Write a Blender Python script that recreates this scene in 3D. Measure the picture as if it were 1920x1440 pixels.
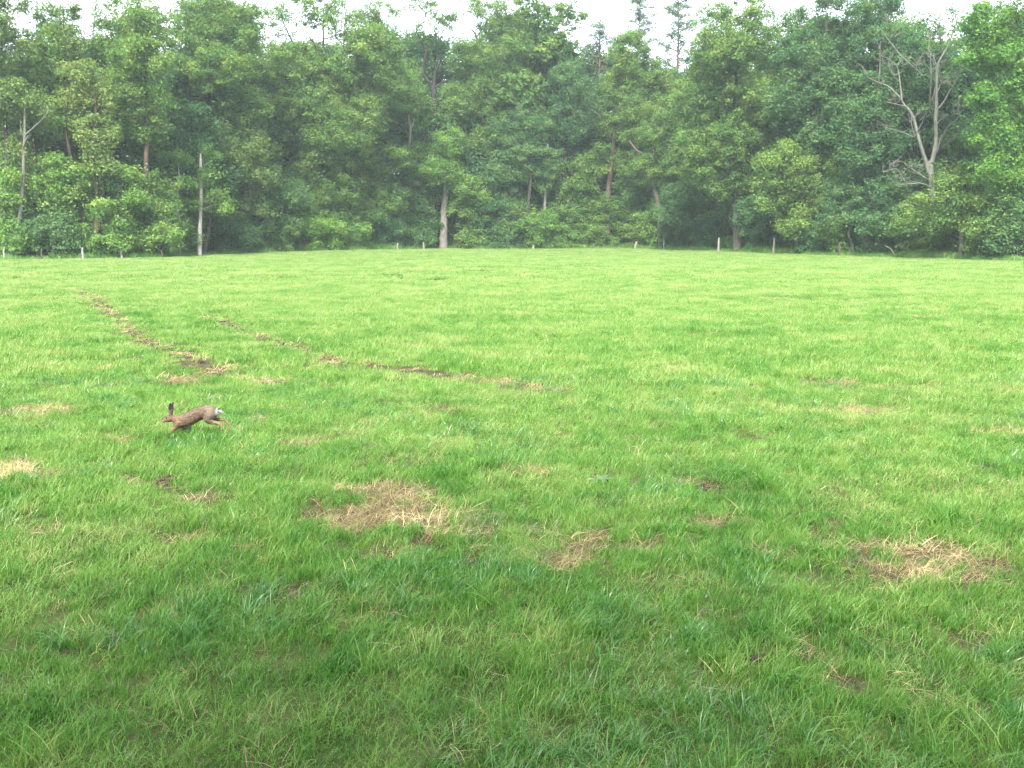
import bpy, math, random
import numpy as np
from mathutils import Vector

# ------------------------------------------------------------------ camera, sky, sun, exposure
for o in list(bpy.data.objects):
    bpy.data.objects.remove(o)
scene = bpy.context.scene
COL = scene.collection
CAM_H, FPX, HORIZON = 2.3, 1850.0, 428.0
PITCH = math.atan((720 - HORIZON) / FPX)

cam_data = bpy.data.cameras.new('camera')
cam_data.sensor_width = 36.0
cam_data.lens = FPX / 1920 * 36.0
cam_data.clip_start, cam_data.clip_end = 0.1, 6000
cam = bpy.data.objects.new('camera', cam_data)
cam.location = (0, 0, CAM_H)
cam.rotation_euler = (math.pi / 2 - PITCH, 0, 0)
COL.objects.link(cam)
scene.camera = cam

SUN_EL, SUN_AZ = math.radians(50), math.radians(-168)     # azimuth from +Y, clockwise: behind the camera, a little to the left
world = bpy.data.worlds.new('World')
scene.world = world
world.use_nodes = True
wn = world.node_tree
bg = wn.nodes['Background']
sky = wn.nodes.new('ShaderNodeTexSky')
sky.sky_type = 'NISHITA'
sky.sun_disc = False
sky.sun_elevation = SUN_EL
sky.sun_rotation = SUN_AZ
sky.air_density, sky.dust_density, sky.ozone_density = 1.0, 4.0, 1.0
veil = wn.nodes.new('ShaderNodeMix')                       # an even veil of thin white cloud over the blue
veil.data_type = 'RGBA'
veil.inputs[0].default_value = 0.5
veil.inputs[7].default_value = (9.0, 9.4, 10.0, 1)
wn.links.new(sky.outputs[0], veil.inputs[6])
wn.links.new(veil.outputs[2], bg.inputs[0])
bg.inputs[1].default_value = 0.145

sun_data = bpy.data.lights.new('sun', 'SUN')
sun_data.energy = 3.8
sun_data.angle = math.radians(14)
sun_data.color = (1.0, 0.95, 0.86)
sun = bpy.data.objects.new('sun', sun_data)
sd = Vector((math.sin(SUN_AZ) * math.cos(SUN_EL), math.cos(SUN_AZ) * math.cos(SUN_EL), math.sin(SUN_EL)))
sun.rotation_euler = sd.to_track_quat('Z', 'Y').to_euler()
COL.objects.link(sun)

scene.view_settings.view_transform = 'Standard'
scene.view_settings.look = 'None'
scene.view_settings.exposure = 1.98
scene.view_settings.gamma = 1.0
scene.view_settings.use_curve_mapping = False
cy = scene.cycles
cy.max_bounces, cy.diffuse_bounces, cy.glossy_bounces = 3, 3, 1
cy.transmission_bounces, cy.volume_bounces, cy.transparent_max_bounces = 2, 0, 4
cy.use_denoising = True
cy.denoiser = 'OPENIMAGEDENOISE'
cy.denoising_prefilter = 'NONE'
cy.use_adaptive_sampling = True
cy.adaptive_threshold = 0.025
cy.adaptive_min_samples = 12
cy.sample_clamp_indirect = 6

# ------------------------------------------------------------------ helpers
CP, SP = math.cos(PITCH), math.sin(PITCH)


def ray(u, v):
    a, b = (u - 960) / FPX, (720 - v) / FPX
    return np.array([a, CP + b * SP, -SP + b * CP])


def at(u, v, dist):
    """the point seen at picture position (u, v) at depth dist along +Y"""
    d = ray(u, v)
    return np.array([0, 0, CAM_H]) + d * (dist / d[1])


def ground(u, v):
    d = ray(u, v)
    return np.array([0, 0, CAM_H]) + d * (-CAM_H / d[2])


def hash2(ix, iy, seed):
    n = (ix.astype(np.int64) * 374761393 + iy.astype(np.int64) * 668265263 + seed * 974711) & 0x7fffffff
    n = ((n ^ (n >> 13)) * 1274126177) & 0x7fffffff
    return ((n ^ (n >> 16)) & 0xffff) / 65535.0


def vnoise(x, y, seed=0):
    ix, iy = np.floor(x), np.floor(y)
    fx, fy = x - ix, y - iy
    fx, fy = fx * fx * (3 - 2 * fx), fy * fy * (3 - 2 * fy)
    a, b = hash2(ix, iy, seed), hash2(ix + 1, iy, seed)
    c, d = hash2(ix, iy + 1, seed), hash2(ix + 1, iy + 1, seed)
    return (a * (1 - fx) + b * fx) * (1 - fy) + (c * (1 - fx) + d * fx) * fy


def fbm(x, y, seed=0, octaves=4):
    s, amp, tot = 0, 1, 0
    for k in range(octaves):
        s = s + amp * vnoise(x * 2 ** k, y * 2 ** k, seed + k * 17)
        tot += amp
        amp *= 0.5
    return s / tot


def sstep(a, b, x):
    t = np.clip((x - a) / (b - a), 0, 1)
    return t * t * (3 - 2 * t)


def mesh_np(name, verts, faces, attrs=None, mat=None, smooth=False):
    """faces: (n,3) or (n,4) array, or a list of such arrays"""
    if not isinstance(faces, (list, tuple)):
        faces = [faces]
    faces = [f for f in faces if len(f)]
    me = bpy.data.meshes.new(name)
    me.vertices.add(len(verts))
    me.vertices.foreach_set('co', np.ascontiguousarray(verts, dtype=np.float32).ravel())
    nl = sum(f.size for f in faces)
    npoly = sum(len(f) for f in faces)
    me.loops.add(nl)
    me.polygons.add(npoly)
    me.loops.foreach_set('vertex_index', np.concatenate([f.ravel() for f in faces]).astype(np.int32))
    tot = np.concatenate([np.full(len(f), f.shape[1]) for f in faces])
    start = np.concatenate([[0], np.cumsum(tot)[:-1]])
    me.polygons.foreach_set('loop_start', start.astype(np.int32))
    if smooth:
        me.polygons.foreach_set('use_smooth', np.ones(npoly, dtype=bool))
    me.update(calc_edges=True)
    for k, a in (attrs or {}).items():
        if a.ndim == 2:
            at_ = me.attributes.new(k, 'FLOAT_COLOR', 'POINT')
            at_.data.foreach_set('color', np.ascontiguousarray(a, dtype=np.float32).ravel())
        else:
            at_ = me.attributes.new(k, 'FLOAT', 'POINT')
            at_.data.foreach_set('value', np.ascontiguousarray(a, dtype=np.float32))
    if mat:
        me.materials.append(mat)
    return me


def link(name, data, parent=None, loc=(0, 0, 0)):
    o = bpy.data.objects.new(name, data)
    o.location = loc
    o.parent = parent
    COL.objects.link(o)
    return o


def tag(o, label=None, category=None, group=None, kind=None):
    for k, v in (('label', label), ('category', category), ('group', group), ('kind', kind)):
        if v:
            o[k] = v
    return o


# ------------------------------------------------------------------ materials
def new_mat(name):
    m = bpy.data.materials.new(name)
    m.use_nodes = True
    nt = m.node_tree
    for n in list(nt.nodes):
        nt.nodes.remove(n)
    out = nt.nodes.new('ShaderNodeOutputMaterial')
    return m, nt, out


def ramp(nt, stops, src):
    r = nt.nodes.new('ShaderNodeValToRGB')
    el = r.color_ramp.elements
    while len(el) < len(stops):
        el.new(0.5)
    for e, (p, c) in zip(el, stops):
        e.position = p
        e.color = (*c, 1)
    nt.links.new(src, r.inputs[0])
    return r.outputs[0]


def attr(nt, name, kind='GEOMETRY', out='Fac'):
    a = nt.nodes.new('ShaderNodeAttribute')
    a.attribute_type = kind
    a.attribute_name = name
    return a.outputs[out]


def noise(nt, scale, detail=4, rough=0.6, vec=None):
    n = nt.nodes.new('ShaderNodeTexNoise')
    n.inputs['Scale'].default_value = scale
    n.inputs['Detail'].default_value = detail
    n.inputs['Roughness'].default_value = rough
    if vec is None:
        c = nt.nodes.new('ShaderNodeTexCoord')
        vec = c.outputs['Object']
    nt.links.new(vec, n.inputs['Vector'])
    return n.outputs['Fac']


def math_n(nt, op, a, b):
    n = nt.nodes.new('ShaderNodeMath')
    n.operation = op
    for i, x in enumerate((a, b)):
        if isinstance(x, (int, float)):
            n.inputs[i].default_value = x
        else:
            nt.links.new(x, n.inputs[i])
    return n.outputs[0]


def mix_rgb(nt, fac, a, b):
    n = nt.nodes.new('ShaderNodeMix')
    n.data_type = 'RGBA'
    for i, x in ((0, fac), (6, a), (7, b)):
        if isinstance(x, (int, float)):
            n.inputs[i].default_value = x
        elif isinstance(x, tuple):
            n.inputs[i].default_value = (*x, 1)
        else:
            nt.links.new(x, n.inputs[i])
    return n.outputs[2]


def foliage_shader(nt, out, col, trans=0.35, gloss=0.05, rough=0.45, tmul=(1.25, 1.15, 0.6)):
    d = nt.nodes.new('ShaderNodeBsdfDiffuse')
    t = nt.nodes.new('ShaderNodeBsdfTranslucent')
    g = nt.nodes.new('ShaderNodeBsdfGlossy')
    g.inputs['Roughness'].default_value = rough
    mul = nt.nodes.new('ShaderNodeMix')
    mul.data_type = 'RGBA'
    mul.blend_type = 'MULTIPLY'
    mul.inputs[0].default_value = 1
    mul.inputs[7].default_value = (*tmul, 1)
    nt.links.new(col, mul.inputs[6])
    nt.links.new(col, d.inputs[0])
    nt.links.new(mul.outputs[2], t.inputs[0])
    m1 = nt.nodes.new('ShaderNodeMixShader')
    m1.inputs[0].default_value = trans
    nt.links.new(d.outputs[0], m1.inputs[1])
    nt.links.new(t.outputs[0], m1.inputs[2])
    if gloss == 0:
        nt.links.new(m1.outputs[0], out.inputs[0])
        return
    m2 = nt.nodes.new('ShaderNodeMixShader')
    m2.inputs[0].default_value = gloss
    nt.links.new(m1.outputs[0], m2.inputs[1])
    nt.links.new(g.outputs[0], m2.inputs[2])
    nt.links.new(m2.outputs[0], out.inputs[0])


def leaf_mat(name, stops, trans=0.4, gloss=0.0):
    stops = [(p, (c[0] * 1.95, c[1] * 1.62, c[2] * 1.6)) for p, c in stops]
    m, nt, out = new_mat(name)
    foliage_shader(nt, out, ramp(nt, stops, attr(nt, 'tint')), trans, gloss)
    return m


def bark_mat(name, c0, c1, scale=3.0):
    m, nt, out = new_mat(name)
    tc = nt.nodes.new('ShaderNodeTexCoord')
    mp = nt.nodes.new('ShaderNodeMapping')
    mp.inputs['Scale'].default_value = (1, 1, 0.18)
    nt.links.new(tc.outputs['Object'], mp.inputs[0])
    f = noise(nt, scale * 4, 6, 0.7, mp.outputs[0])
    f2 = noise(nt, scale * 0.35, 3, 0.5)
    fac = math_n(nt, 'ADD', math_n(nt, 'MULTIPLY', f, 0.6), math_n(nt, 'MULTIPLY', f2, 0.4))
    col = ramp(nt, [(0.34, c0), (0.66, c1)], fac)
    b = nt.nodes.new('ShaderNodeBsdfDiffuse')
    nt.links.new(col, b.inputs[0])
    bump = nt.nodes.new('ShaderNodeBump')
    bump.inputs['Strength'].default_value = 0.6
    bump.inputs['Distance'].default_value = 0.06
    nt.links.new(f, bump.inputs['Height'])
    nt.links.new(bump.outputs[0], b.inputs['Normal'])
    nt.links.new(b.outputs[0], out.inputs[0])
    return m


LEAF = {
    'oak': leaf_mat('oak_leaves', [(0, (0.030, 0.080, 0.026)), (0.5, (0.050, 0.115, 0.032)), (1, (0.085, 0.155, 0.040))]),
    'dark': leaf_mat('dark_leaves', [(0, (0.020, 0.062, 0.030)), (0.5, (0.034, 0.090, 0.036)), (1, (0.055, 0.120, 0.042))]),
    'olive': leaf_mat('olive_leaves', [(0, (0.036, 0.080, 0.028)), (0.5, (0.058, 0.115, 0.036)), (1, (0.090, 0.150, 0.044))]),
    'bright': leaf_mat('bright_leaves', [(0, (0.026, 0.090, 0.022)), (0.5, (0.044, 0.125, 0.026)), (1, (0.076, 0.165, 0.034))]),
    'bush': leaf_mat('bush_leaves', [(0, (0.034, 0.098, 0.026)), (0.5, (0.056, 0.136, 0.034)), (1, (0.095, 0.180, 0.044))]),
    'pine': leaf_mat('pine_needles', [(0, (0.026, 0.062, 0.044)), (0.5, (0.042, 0.086, 0.054)), (1, (0.070, 0.120, 0.060))], 0.15),
}
BARK = {
    'oak': bark_mat('oak_bark', (0.035, 0.030, 0.025), (0.105, 0.092, 0.078)),
    'dark': bark_mat('backlit_dark_bark', (0.014, 0.012, 0.012), (0.045, 0.039, 0.036)),  # darkened: backlit look of limbs against the sky is put into the bark
    'pine': bark_mat('pine_bark', (0.045, 0.033, 0.025), (0.120, 0.088, 0.066)),
    'dead': bark_mat('bleached_dead_wood', (0.054, 0.056, 0.046), (0.168, 0.172, 0.142), 2.0),
    'grey': bark_mat('grey_oak_bark', (0.075, 0.070, 0.062), (0.200, 0.186, 0.165), 2.5),
    'birch': bark_mat('birch_bark', (0.180, 0.165, 0.148), (0.460, 0.440, 0.400), 1.2),
    'post': bark_mat('weathered_post_wood', (0.130, 0.122, 0.108), (0.300, 0.280, 0.250), 6.0),
}

# ------------------------------------------------------------------ the field
EDGE_PX = [(-700, 492), (0, 487), (160, 486), (305, 483), (400, 477), (560, 473), (840, 468), (1000, 468), (1180, 467), (1350, 472),
           (1450, 476), (1573, 480), (1750, 484), (1920, 490), (2600, 497)]
EDGE = np.array([ground(u, v)[:2] for u, v in EDGE_PX])


def edge_y(x):
    return np.interp(x, EDGE[:, 0], EDGE[:, 1])


def edge_at(u):
    """depth of the wood's edge along the view column u"""
    d = 60.0
    for _ in range(40):
        d = 0.5 * d + 0.5 * float(edge_y((u - 960) / FPX / CP * d * 0.99))
    return d


# dry or bare places: picture position, half sizes, how much straw, how much bare soil
PATCHES = [
    (740, 925, 85, 13, 1, .2), (790, 978, 125, 22, 1, .3), (690, 990, 45, 24, .9, .2), (980, 1000, 60, 20, .8, .35), (1090, 1022, 65, 18, .95, .4),
    (1200, 1036, 55, 11, .85, .2), (1010, 1050, 60, 14, .5, .2), (945, 1085, 22, 10, .7, .1), (780, 1024, 22, 12, .3, .95), (670, 1012, 12, 7, 0, 1),
    (870, 1060, 12, 7, 0, .9), (965, 890, 42, 9, .8, .3), (880, 872, 30, 8, 0, .6), (1120, 902, 25, 8, .2, .95), (1330, 913, 25, 8, .3, .8),
    (1280, 906, 16, 6, .6, .5), (1720, 1040, 75, 13, .85, .3), (1700, 1078, 115, 14, .95, .5), (1620, 1060, 42, 11, .5, .8), (1860, 1066, 36, 10, .4, .9),
    (1560, 1034, 60, 8, .6, .1), (1330, 985, 55, 10, .55, .3), (1530, 1006, 26, 8, .3, .8), (1440, 1232, 50, 14, .3, .95), (1750, 1322, 65, 20, .6, .3),
    (60, 892, 75, 20, .9, .4), (15, 862, 40, 10, .3, .8), (290, 906, 45, 9, .2, .85), (380, 936, 42, 11, .4, .6), (430, 940, 25, 8, .6, .2),
    (590, 960, 20, 11, .4, .5), (545, 1115, 26, 13, .7, .5), (340, 714, 48, 8, .9, .6), (300, 700, 20, 4, .9, .1), (395, 747, 22, 6, .7, .2),
    (120, 770, 34, 6, .8, .1), (30, 775, 32, 6, .6, .6), (925, 717, 38, 5, .9, .4), (830, 772, 46, 5, .5, .95), (1300, 735, 20, 4, .2, .9),
    (1160, 742, 34, 4, .2, .6), (1020, 735, 55, 5, .2, .7), (1550, 720, 44, 4, .7, .1), (1650, 765, 55, 4, .7, .1), (1590, 776, 42, 5, .7, .2),
    (1880, 812, 36, 9, .6, .6), (1630, 940, 26, 7, .3, .8), (1790, 942, 40, 7, .3, .6), (940, 1222, 22, 9, .5, .4), (1210, 1312, 30, 12, .4, .3),
    (860, 945, 60, 10, .6, .2), (620, 935, 40, 8, .4, .1), (1150, 985, 50, 9, .4, .3), (1260, 1020, 50, 9, .5, .2), (730, 1045, 50, 9, .3, .5), (910, 1040, 40, 8, .5, .4),
    (1480, 1045, 45, 9, .5, .2), (1790, 1085, 60, 9, .7, .3), (1880, 1040, 40, 9, .5, .3), (1650, 1030, 50, 8, .6, .3), (1180, 905, 18, 5, .2, .7), (1500, 880, 16, 5, .2, .6), (700, 845, 22, 4, .3, .5),
    (560, 830, 24, 4, .5, .2), (1240, 800, 24, 4, .2, .5), (1050, 800, 20, 4, .3, .4), (1480, 770, 30, 4, .3, .4), (1720, 850, 24, 5, .3, .5), (1850, 880, 26, 6, .2, .7), (240, 830, 20, 5, .4, .3),
    (480, 870, 26, 6, .4, .3), (150, 940, 30, 7, .3, .5), (90, 1000, 34, 8, .4, .3), (330, 1010, 26, 8, .4, .4), (450, 1030, 24, 8, .5, .2), (1100, 1110, 26, 8, .4, .3), (1320, 1160, 26, 9, .3, .4),
    (640, 1180, 28, 9, .4, .3), (1560, 1180, 30, 9, .3, .4), (1830, 1200, 36, 10, .3, .4), (320, 1240, 30, 10, .4, .2), (760, 1280, 34, 11, .4, .3), (1080, 1250, 30, 10, .4, .3), (1600, 1290, 30, 11, .3, .4),
    (180, 695, 20, 4, .6, .1), (480, 785, 20, 5, .7, .1), (1430, 820, 40, 5, .5, .1), (250, 650, 30, 4, .5, .1), (90, 560, 60, 2.5, .4, .1),
    (1320, 630, 60, 2.5, .45, 0), (1480, 560, 70, 2, .4, 0), (1050, 520, 80, 1.6, .35, 0), (780, 626, 40, 2, .5, .1), (660, 690, 40, 4, .4, .3),
    (1730, 595, 60, 2, .35, 0), (620, 620, 40, 2, .4, .1), (190, 1190, 30, 10, .35, .2), (1480, 1130, 40, 12, .35, .2), (40, 1362, 60, 14, .6, .2),
]
TRACKS = [
    [(150, 546), (170, 556), (215, 590), (255, 630), (310, 656), (390, 690), (450, 708), (530, 722)],
    [(380, 592), (410, 601), (440, 612), (490, 635), (550, 650), (640, 680), (700, 688), (760, 695), (860, 712), (930, 722), (1040, 735)],
]
_patch = []
for u, v, ru, rv, dr, so in PATCHES:
    c = ground(u, v)
    lx = ru / FPX * c[1] * 1.2
    ly = 0.62 * abs(ground(u, v - rv)[1] - ground(u, v + rv)[1])
    _patch.append((c[0], c[1], lx, ly, dr, so))
_track = [np.array([ground(u, v)[:2] for u, v in t]) for t in TRACKS]


def bare(x, y):
    """(dry straw, bare soil) amounts, 0..1, at ground points"""
    n = fbm(x * 2.2, y * 2.2, 5, 4) - 0.5
    n2 = fbm(x * 6.5, y * 6.5, 9, 3) - 0.5
    dry, soil = np.zeros_like(x), np.zeros_like(x)
    for cx, cyy, lx, ly, dr, so in _patch:
        sel = (np.abs(x - cx) < lx * 2) & (np.abs(y - cyy) < ly * 2)
        if not sel.any():
            continue
        d = np.hypot((x[sel] - cx) / lx, (y[sel] - cyy) / ly) + n[sel] * 2.0 + n2[sel] * 1.9
        dry[sel] = np.maximum(dry[sel], dr * (1 - sstep(0.55, 1.15, d)))
        soil[sel] = np.maximum(soil[sel], so * (1 - sstep(0.35, 1.0, d + n2[sel] * 1.2)))
    dry = dry * (0.45 + 0.55 * sstep(.36, .52, fbm(x * 2.6, y * 4.6, 15, 3)))
    for k, t in enumerate(_track):
        best = np.full_like(x, 9.0)
        for a, b in zip(t[:-1], t[1:]):
            ab = b - a
            s = np.clip(((x - a[0]) * ab[0] + (y - a[1]) * ab[1]) / (ab @ ab), 0, 1)
            best = np.minimum(best, np.hypot(x - a[0] - s * ab[0], y - a[1] - s * ab[1]))
        fade = sstep(-0.20, 0.14, n + (0.18 if k == 0 else 0.06))
        d = best + n * 0.5
        dry = np.maximum(dry, 0.38 * fade * (1 - sstep(0.16, 0.55, d + n2 * .5)))
        soil = np.maximum(soil, 0.65 * fade * (1 - sstep(0.04, 0.36, d + n2 * 0.9)))
    return dry, soil


_mound = ground(1115, 466)


def height(x, y):
    r = np.hypot(x, y)
    z = (fbm(x * 0.9, y * 0.9, 21, 4) - 0.5) * 0.10 + (fbm(x * 3.1, y * 3.1, 25, 3) - 0.5) * 0.05 * (r < 60)
    z = z + (fbm(x * 0.07, y * 0.07, 33, 2) - 0.5) * 0.25 * sstep(12, 40, r)
    z = z + 0.38 * np.exp(-((x - _mound[0]) / 3.4) ** 2 - ((y - _mound[1] - 1.0) / 3.5) ** 2)
    return z


def axis(lo, hi, c, n, k):
    tl, th = math.asinh((lo - c) / k), math.asinh((hi - c) / k)
    return c + k * np.sinh(np.linspace(tl, th, n))


gx, gy = axis(-2500, 2500, 0, 400, 6.0), axis(-400, 4000, 6.0, 400, 4.5)
X, Y = np.meshgrid(gx, gy)
X, Y = X.ravel(), Y.ravel()
dryv, soilv = bare(X, Y)
Z = height(X, Y) - soilv * 0.03 * (np.hypot(X, Y) < 60)
woodv = sstep(-0.8, 1.2, Y - edge_y(X) + (fbm(X * 0.6, Y * 0.6, 3) - 0.5) * 3)
woodv = np.maximum(woodv, sstep(-1.5, 0.5, -Y - 4 + (fbm(X * 0.6, Y * 0.6, 3) - 0.5) * 3))
ii = np.arange(len(gx) * len(gy)).reshape(len(gy), len(gx))
quads = np.stack([ii[:-1, :-1], ii[:-1, 1:], ii[1:, 1:], ii[1:, :-1]], -1).reshape(-1, 4)

m_ground, nt, out = new_mat('meadow_soil')
turf = ramp(nt, [(0.3, (0.026, 0.036, 0.014)), (0.7, (0.070, 0.082, 0.032))], noise(nt, 3.0, 6))
thatch = ramp(nt, [(0.3, (0.036, 0.031, 0.018)), (0.7, (0.120, 0.102, 0.054))], noise(nt, 22.0, 6, 0.75))
earth = ramp(nt, [(0.3, (0.018, 0.015, 0.012)), (0.7, (0.055, 0.044, 0.035))], noise(nt, 14.0, 6, 0.7))
litter = ramp(nt, [(0.3, (0.035, 0.040, 0.016)), (0.7, (0.080, 0.080, 0.032))], noise(nt, 1.5, 6, 0.7))
c = mix_rgb(nt, attr(nt, 'dry'), turf, thatch)
c = mix_rgb(nt, attr(nt, 'soil'), c, earth)
c = mix_rgb(nt, attr(nt, 'wood'), c, litter)
b = nt.nodes.new('ShaderNodeBsdfDiffuse')
nt.links.new(c, b.inputs[0])
bump = nt.nodes.new('ShaderNodeBump')
bump.inputs['Strength'].default_value = 0.8
bump.inputs['Distance'].default_value = 0.03
nt.links.new(noise(nt, 18.0, 6, 0.7), bump.inputs['Height'])
nt.links.new(bump.outputs[0], b.inputs['Normal'])
nt.links.new(b.outputs[0], out.inputs[0])
field = link('field', mesh_np('field', np.stack([X, Y, Z], 1), quads, {'dry': dryv, 'soil': soilv, 'wood': woodv}, m_ground, True))
tag(field, 'wide mown meadow with faint wheel ruts and bare patches', 'field', kind='structure')

# ------------------------------------------------------------------ grass
def grass_mat(name, stops, trans=0.3, gloss=0.06):
    m, nt, out = new_mat(name)
    geo = nt.nodes.new('ShaderNodeNewGeometry')
    drift = math_n(nt, 'ADD', math_n(nt, 'MULTIPLY', noise(nt, 0.35, 2, 0.5, geo.outputs['Position']), 0.55), math_n(nt, 'MULTIPLY', noise(nt, 2.6, 2, 0.6, geo.outputs['Position']), 0.75))
    drift = math_n(nt, 'ADD', drift, math_n(nt, 'MULTIPLY', math_n(nt, 'SUBTRACT', noise(nt, 0.9, 3, 0.6, geo.outputs['Position']), 0.5), 0.8))
    f = math_n(nt, 'ADD', math_n(nt, 'MULTIPLY', attr(nt, 'tint', 'INSTANCER'), 0.36), math_n(nt, 'MULTIPLY', attr(nt, 'blade'), 0.48))
    f = math_n(nt, 'ADD', f, math_n(nt, 'SUBTRACT', drift, 0.57))
    foliage_shader(nt, out, ramp(nt, stops, f), trans, gloss, 0.35, (1.2, 1.15, 0.6))
    return m


M_GRASS = grass_mat('grass_blades', [(0.06, (0.032, 0.115, 0.018)), (0.32, (0.066, 0.186, 0.026)), (0.64, (0.158, 0.264, 0.062)), (0.88, (0.250, 0.305, 0.114)), (1, (0.300, 0.295, 0.135))], 0.3, 0.02)
M_COARSE = grass_mat('coarse_grass_blades', [(0, (0.030, 0.112, 0.024)), (0.5, (0.050, 0.160, 0.030)), (1, (0.095, 0.215, 0.045))], 0.25, 0.06)
M_STRAW = grass_mat('dry_straw', [(0, (0.060, 0.048, 0.024)), (0.42, (0.205, 0.165, 0.078)), (0.9, (0.500, 0.420, 0.225))], 0.2, 0.03)


def blades(rng, n, spread, h0, h1, w, lean, segs=3, flat=0.0, square=False):
    """n curved tapering blades; returns verts, faces, per-vertex random"""
    a = rng.uniform(0, 2 * np.pi, n)
    r = spread * np.sqrt(rng.uniform(0, 1, n))
    base = np.stack([r * np.cos(a), r * np.sin(a), np.full(n, -0.012)], 1)
    if square:
        base[:, :2] = rng.uniform(-spread, spread, (n, 2))
    L = rng.uniform(h0, h1, n)
    if square:
        L = L * (0.65 + 0.7 * fbm(base[:, 0] * 7 + rng.uniform(0, 99), base[:, 1] * 7, 3, 2))
    la = rng.uniform(0, 2 * np.pi, n)
    ldir = np.stack([np.cos(la), np.sin(la), np.zeros(n)], 1)
    bend = rng.uniform(0.25, 1.0, n) * lean
    wa = rng.uniform(0, np.pi, n) * 0.5 + la + np.pi / 2
    wdir = np.stack([np.cos(wa), np.sin(wa), np.zeros(n)], 1)
    ww = w * rng.uniform(0.6, 1.25, n)
    V, R = [], []
    pos = base.copy()
    th = flat + rng.uniform(0, 0.35, n) * lean
    for k in range(segs + 1):
        s = k / segs
        wk = ww * (1 - s) ** 0.7 * (0.75 + 0.5 * s)
        if k < segs:
            V += [pos - wdir * wk[:, None] / 2, pos + wdir * wk[:, None] / 2]
        else:
            V += [pos]
        step = L / segs
        pos = pos + (ldir * np.sin(th)[:, None] + np.array([0, 0, 1]) * np.cos(th)[:, None]) * step[:, None]
        pos[:, 2] = np.maximum(pos[:, 2], 0.004 + 0.02 * rng.uniform(0, 1, n) if flat else -1)
        th = np.minimum(th + bend * 1.5 / segs, 2.4)
    nv = 2 * segs + 1
    V = np.stack(V, 1).reshape(-1, 3)
    o = np.arange(n)[:, None] * nv
    F4 = np.concatenate([o + np.array([2 * k, 2 * k + 1, 2 * k + 3, 2 * k + 2]) for k in range(segs - 1)], 0)
    F3 = o + np.array([2 * segs - 2, 2 * segs - 1, 2 * segs])
    return V, [F4, F3], np.repeat(rng.uniform(0, 1, n), nv)


def tuft_collection(name, mats, n_var, **kw):
    col = bpy.data.collections.new(name)
    for i in range(n_var):
        rng = np.random.default_rng(hash(name) % 1000 + i if False else sum(map(ord, name)) + i)
        V, F, R = blades(rng, **kw)
        col.objects.link(bpy.data.objects.new('%s_%02d' % (name, i), mesh_np(name, V, F, {'blade': R}, mats)))
    return col


def scatter(name, pts, scale, tint, coll, nvar, rng, label, category, tilt=0.12, quarter=False):
    n = len(pts)
    me = bpy.data.meshes.new(name)
    me.vertices.add(n)
    me.vertices.foreach_set('co', pts.astype(np.float32).ravel())
    for k, a, t, key in (('idx', rng.integers(0, nvar, n).astype(np.int32), 'INT', 'value'),
                         ('scl', scale.astype(np.float32), 'FLOAT', 'value'), ('tint', tint.astype(np.float32), 'FLOAT', 'value'),
                         ('rot', np.stack([rng.normal(0, tilt, n), rng.normal(0, tilt, n), (rng.integers(0, 4, n) * (np.pi / 2) + rng.normal(0, .06, n)) if quarter else rng.uniform(0, 6.283, n)], 1).astype(np.float32).ravel(), 'FLOAT_VECTOR', 'vector')):
        me.attributes.new(k, t, 'POINT').data.foreach_set(key, a)
    o = link(name, me)
    ng = bpy.data.node_groups.new(name, 'GeometryNodeTree')
    ng.interface.new_socket('Geometry', in_out='INPUT', socket_type='NodeSocketGeometry')
    ng.interface.new_socket('Geometry', in_out='OUTPUT', socket_type='NodeSocketGeometry')
    N = ng.nodes.new
    gi, go = N('NodeGroupInput'), N('NodeGroupOutput')
    ci, iop = N('GeometryNodeCollectionInfo'), N('GeometryNodeInstanceOnPoints')
    ci.inputs['Collection'].default_value = coll
    ci.inputs['Separate Children'].default_value = True
    ci.inputs['Reset Children'].default_value = True
    iop.inputs['Pick Instance'].default_value = True

    def named(nm, t):
        a = N('GeometryNodeInputNamedAttribute')
        a.data_type = t
        a.inputs['Name'].default_value = nm
        return a.outputs['Attribute']
    L = ng.links.new
    L(gi.outputs[0], iop.inputs['Points'])
    L(ci.outputs[0], iop.inputs['Instance'])
    L(named('idx', 'INT'), iop.inputs['Instance Index'])
    L(named('rot', 'FLOAT_VECTOR'), iop.inputs['Rotation'])
    L(named('scl', 'FLOAT'), iop.inputs['Scale'])
    L(iop.outputs[0], go.inputs[0])
    o.modifiers.new('scatter', 'NODES').node_group = ng
    return tag(o, label, category, kind='stuff')


rng = np.random.default_rng(7)


def sample_fan(y0, y1, dens, margin=1.2):
    """random ground points in the part of the field between depths y0 and y1"""
    w = 0.58 * y1 + margin
    n = int((y1 - y0) * 2 * w * dens)
    x, y = rng.uniform(-w, w, n), rng.uniform(y0, y1, n)
    k = (np.abs(x) < 0.58 * y + margin) & (y < edge_y(x) + 0.6)
    return x[k], y[k]


def sample_grid(y0, y1, step, margin=1.2):
    """patch positions edge to edge, slightly jittered"""
    w = 0.58 * y1 + margin
    x, y = np.meshgrid(np.arange(-w, w, step), np.arange(y0 + step / 2, y1, step))
    x, y = x.ravel() + rng.normal(0, step * .05, x.size), y.ravel() + rng.normal(0, step * .05, y.size)
    k = (np.abs(x) < 0.58 * y + margin) & (y < edge_y(x) + 0.6)
    return x[k], y[k]


def tints(x, y):
    big = fbm(x * 0.22 + 9, y * 0.16, 41, 3)
    mid = fbm(x * 0.9, y * 0.9, 43, 3)
    return np.clip(0.5 + (big - 0.5) * 0.9 + (mid - 0.5) * 0.9 + rng.normal(0, 0.10, len(x)), 0, 1)


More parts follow.
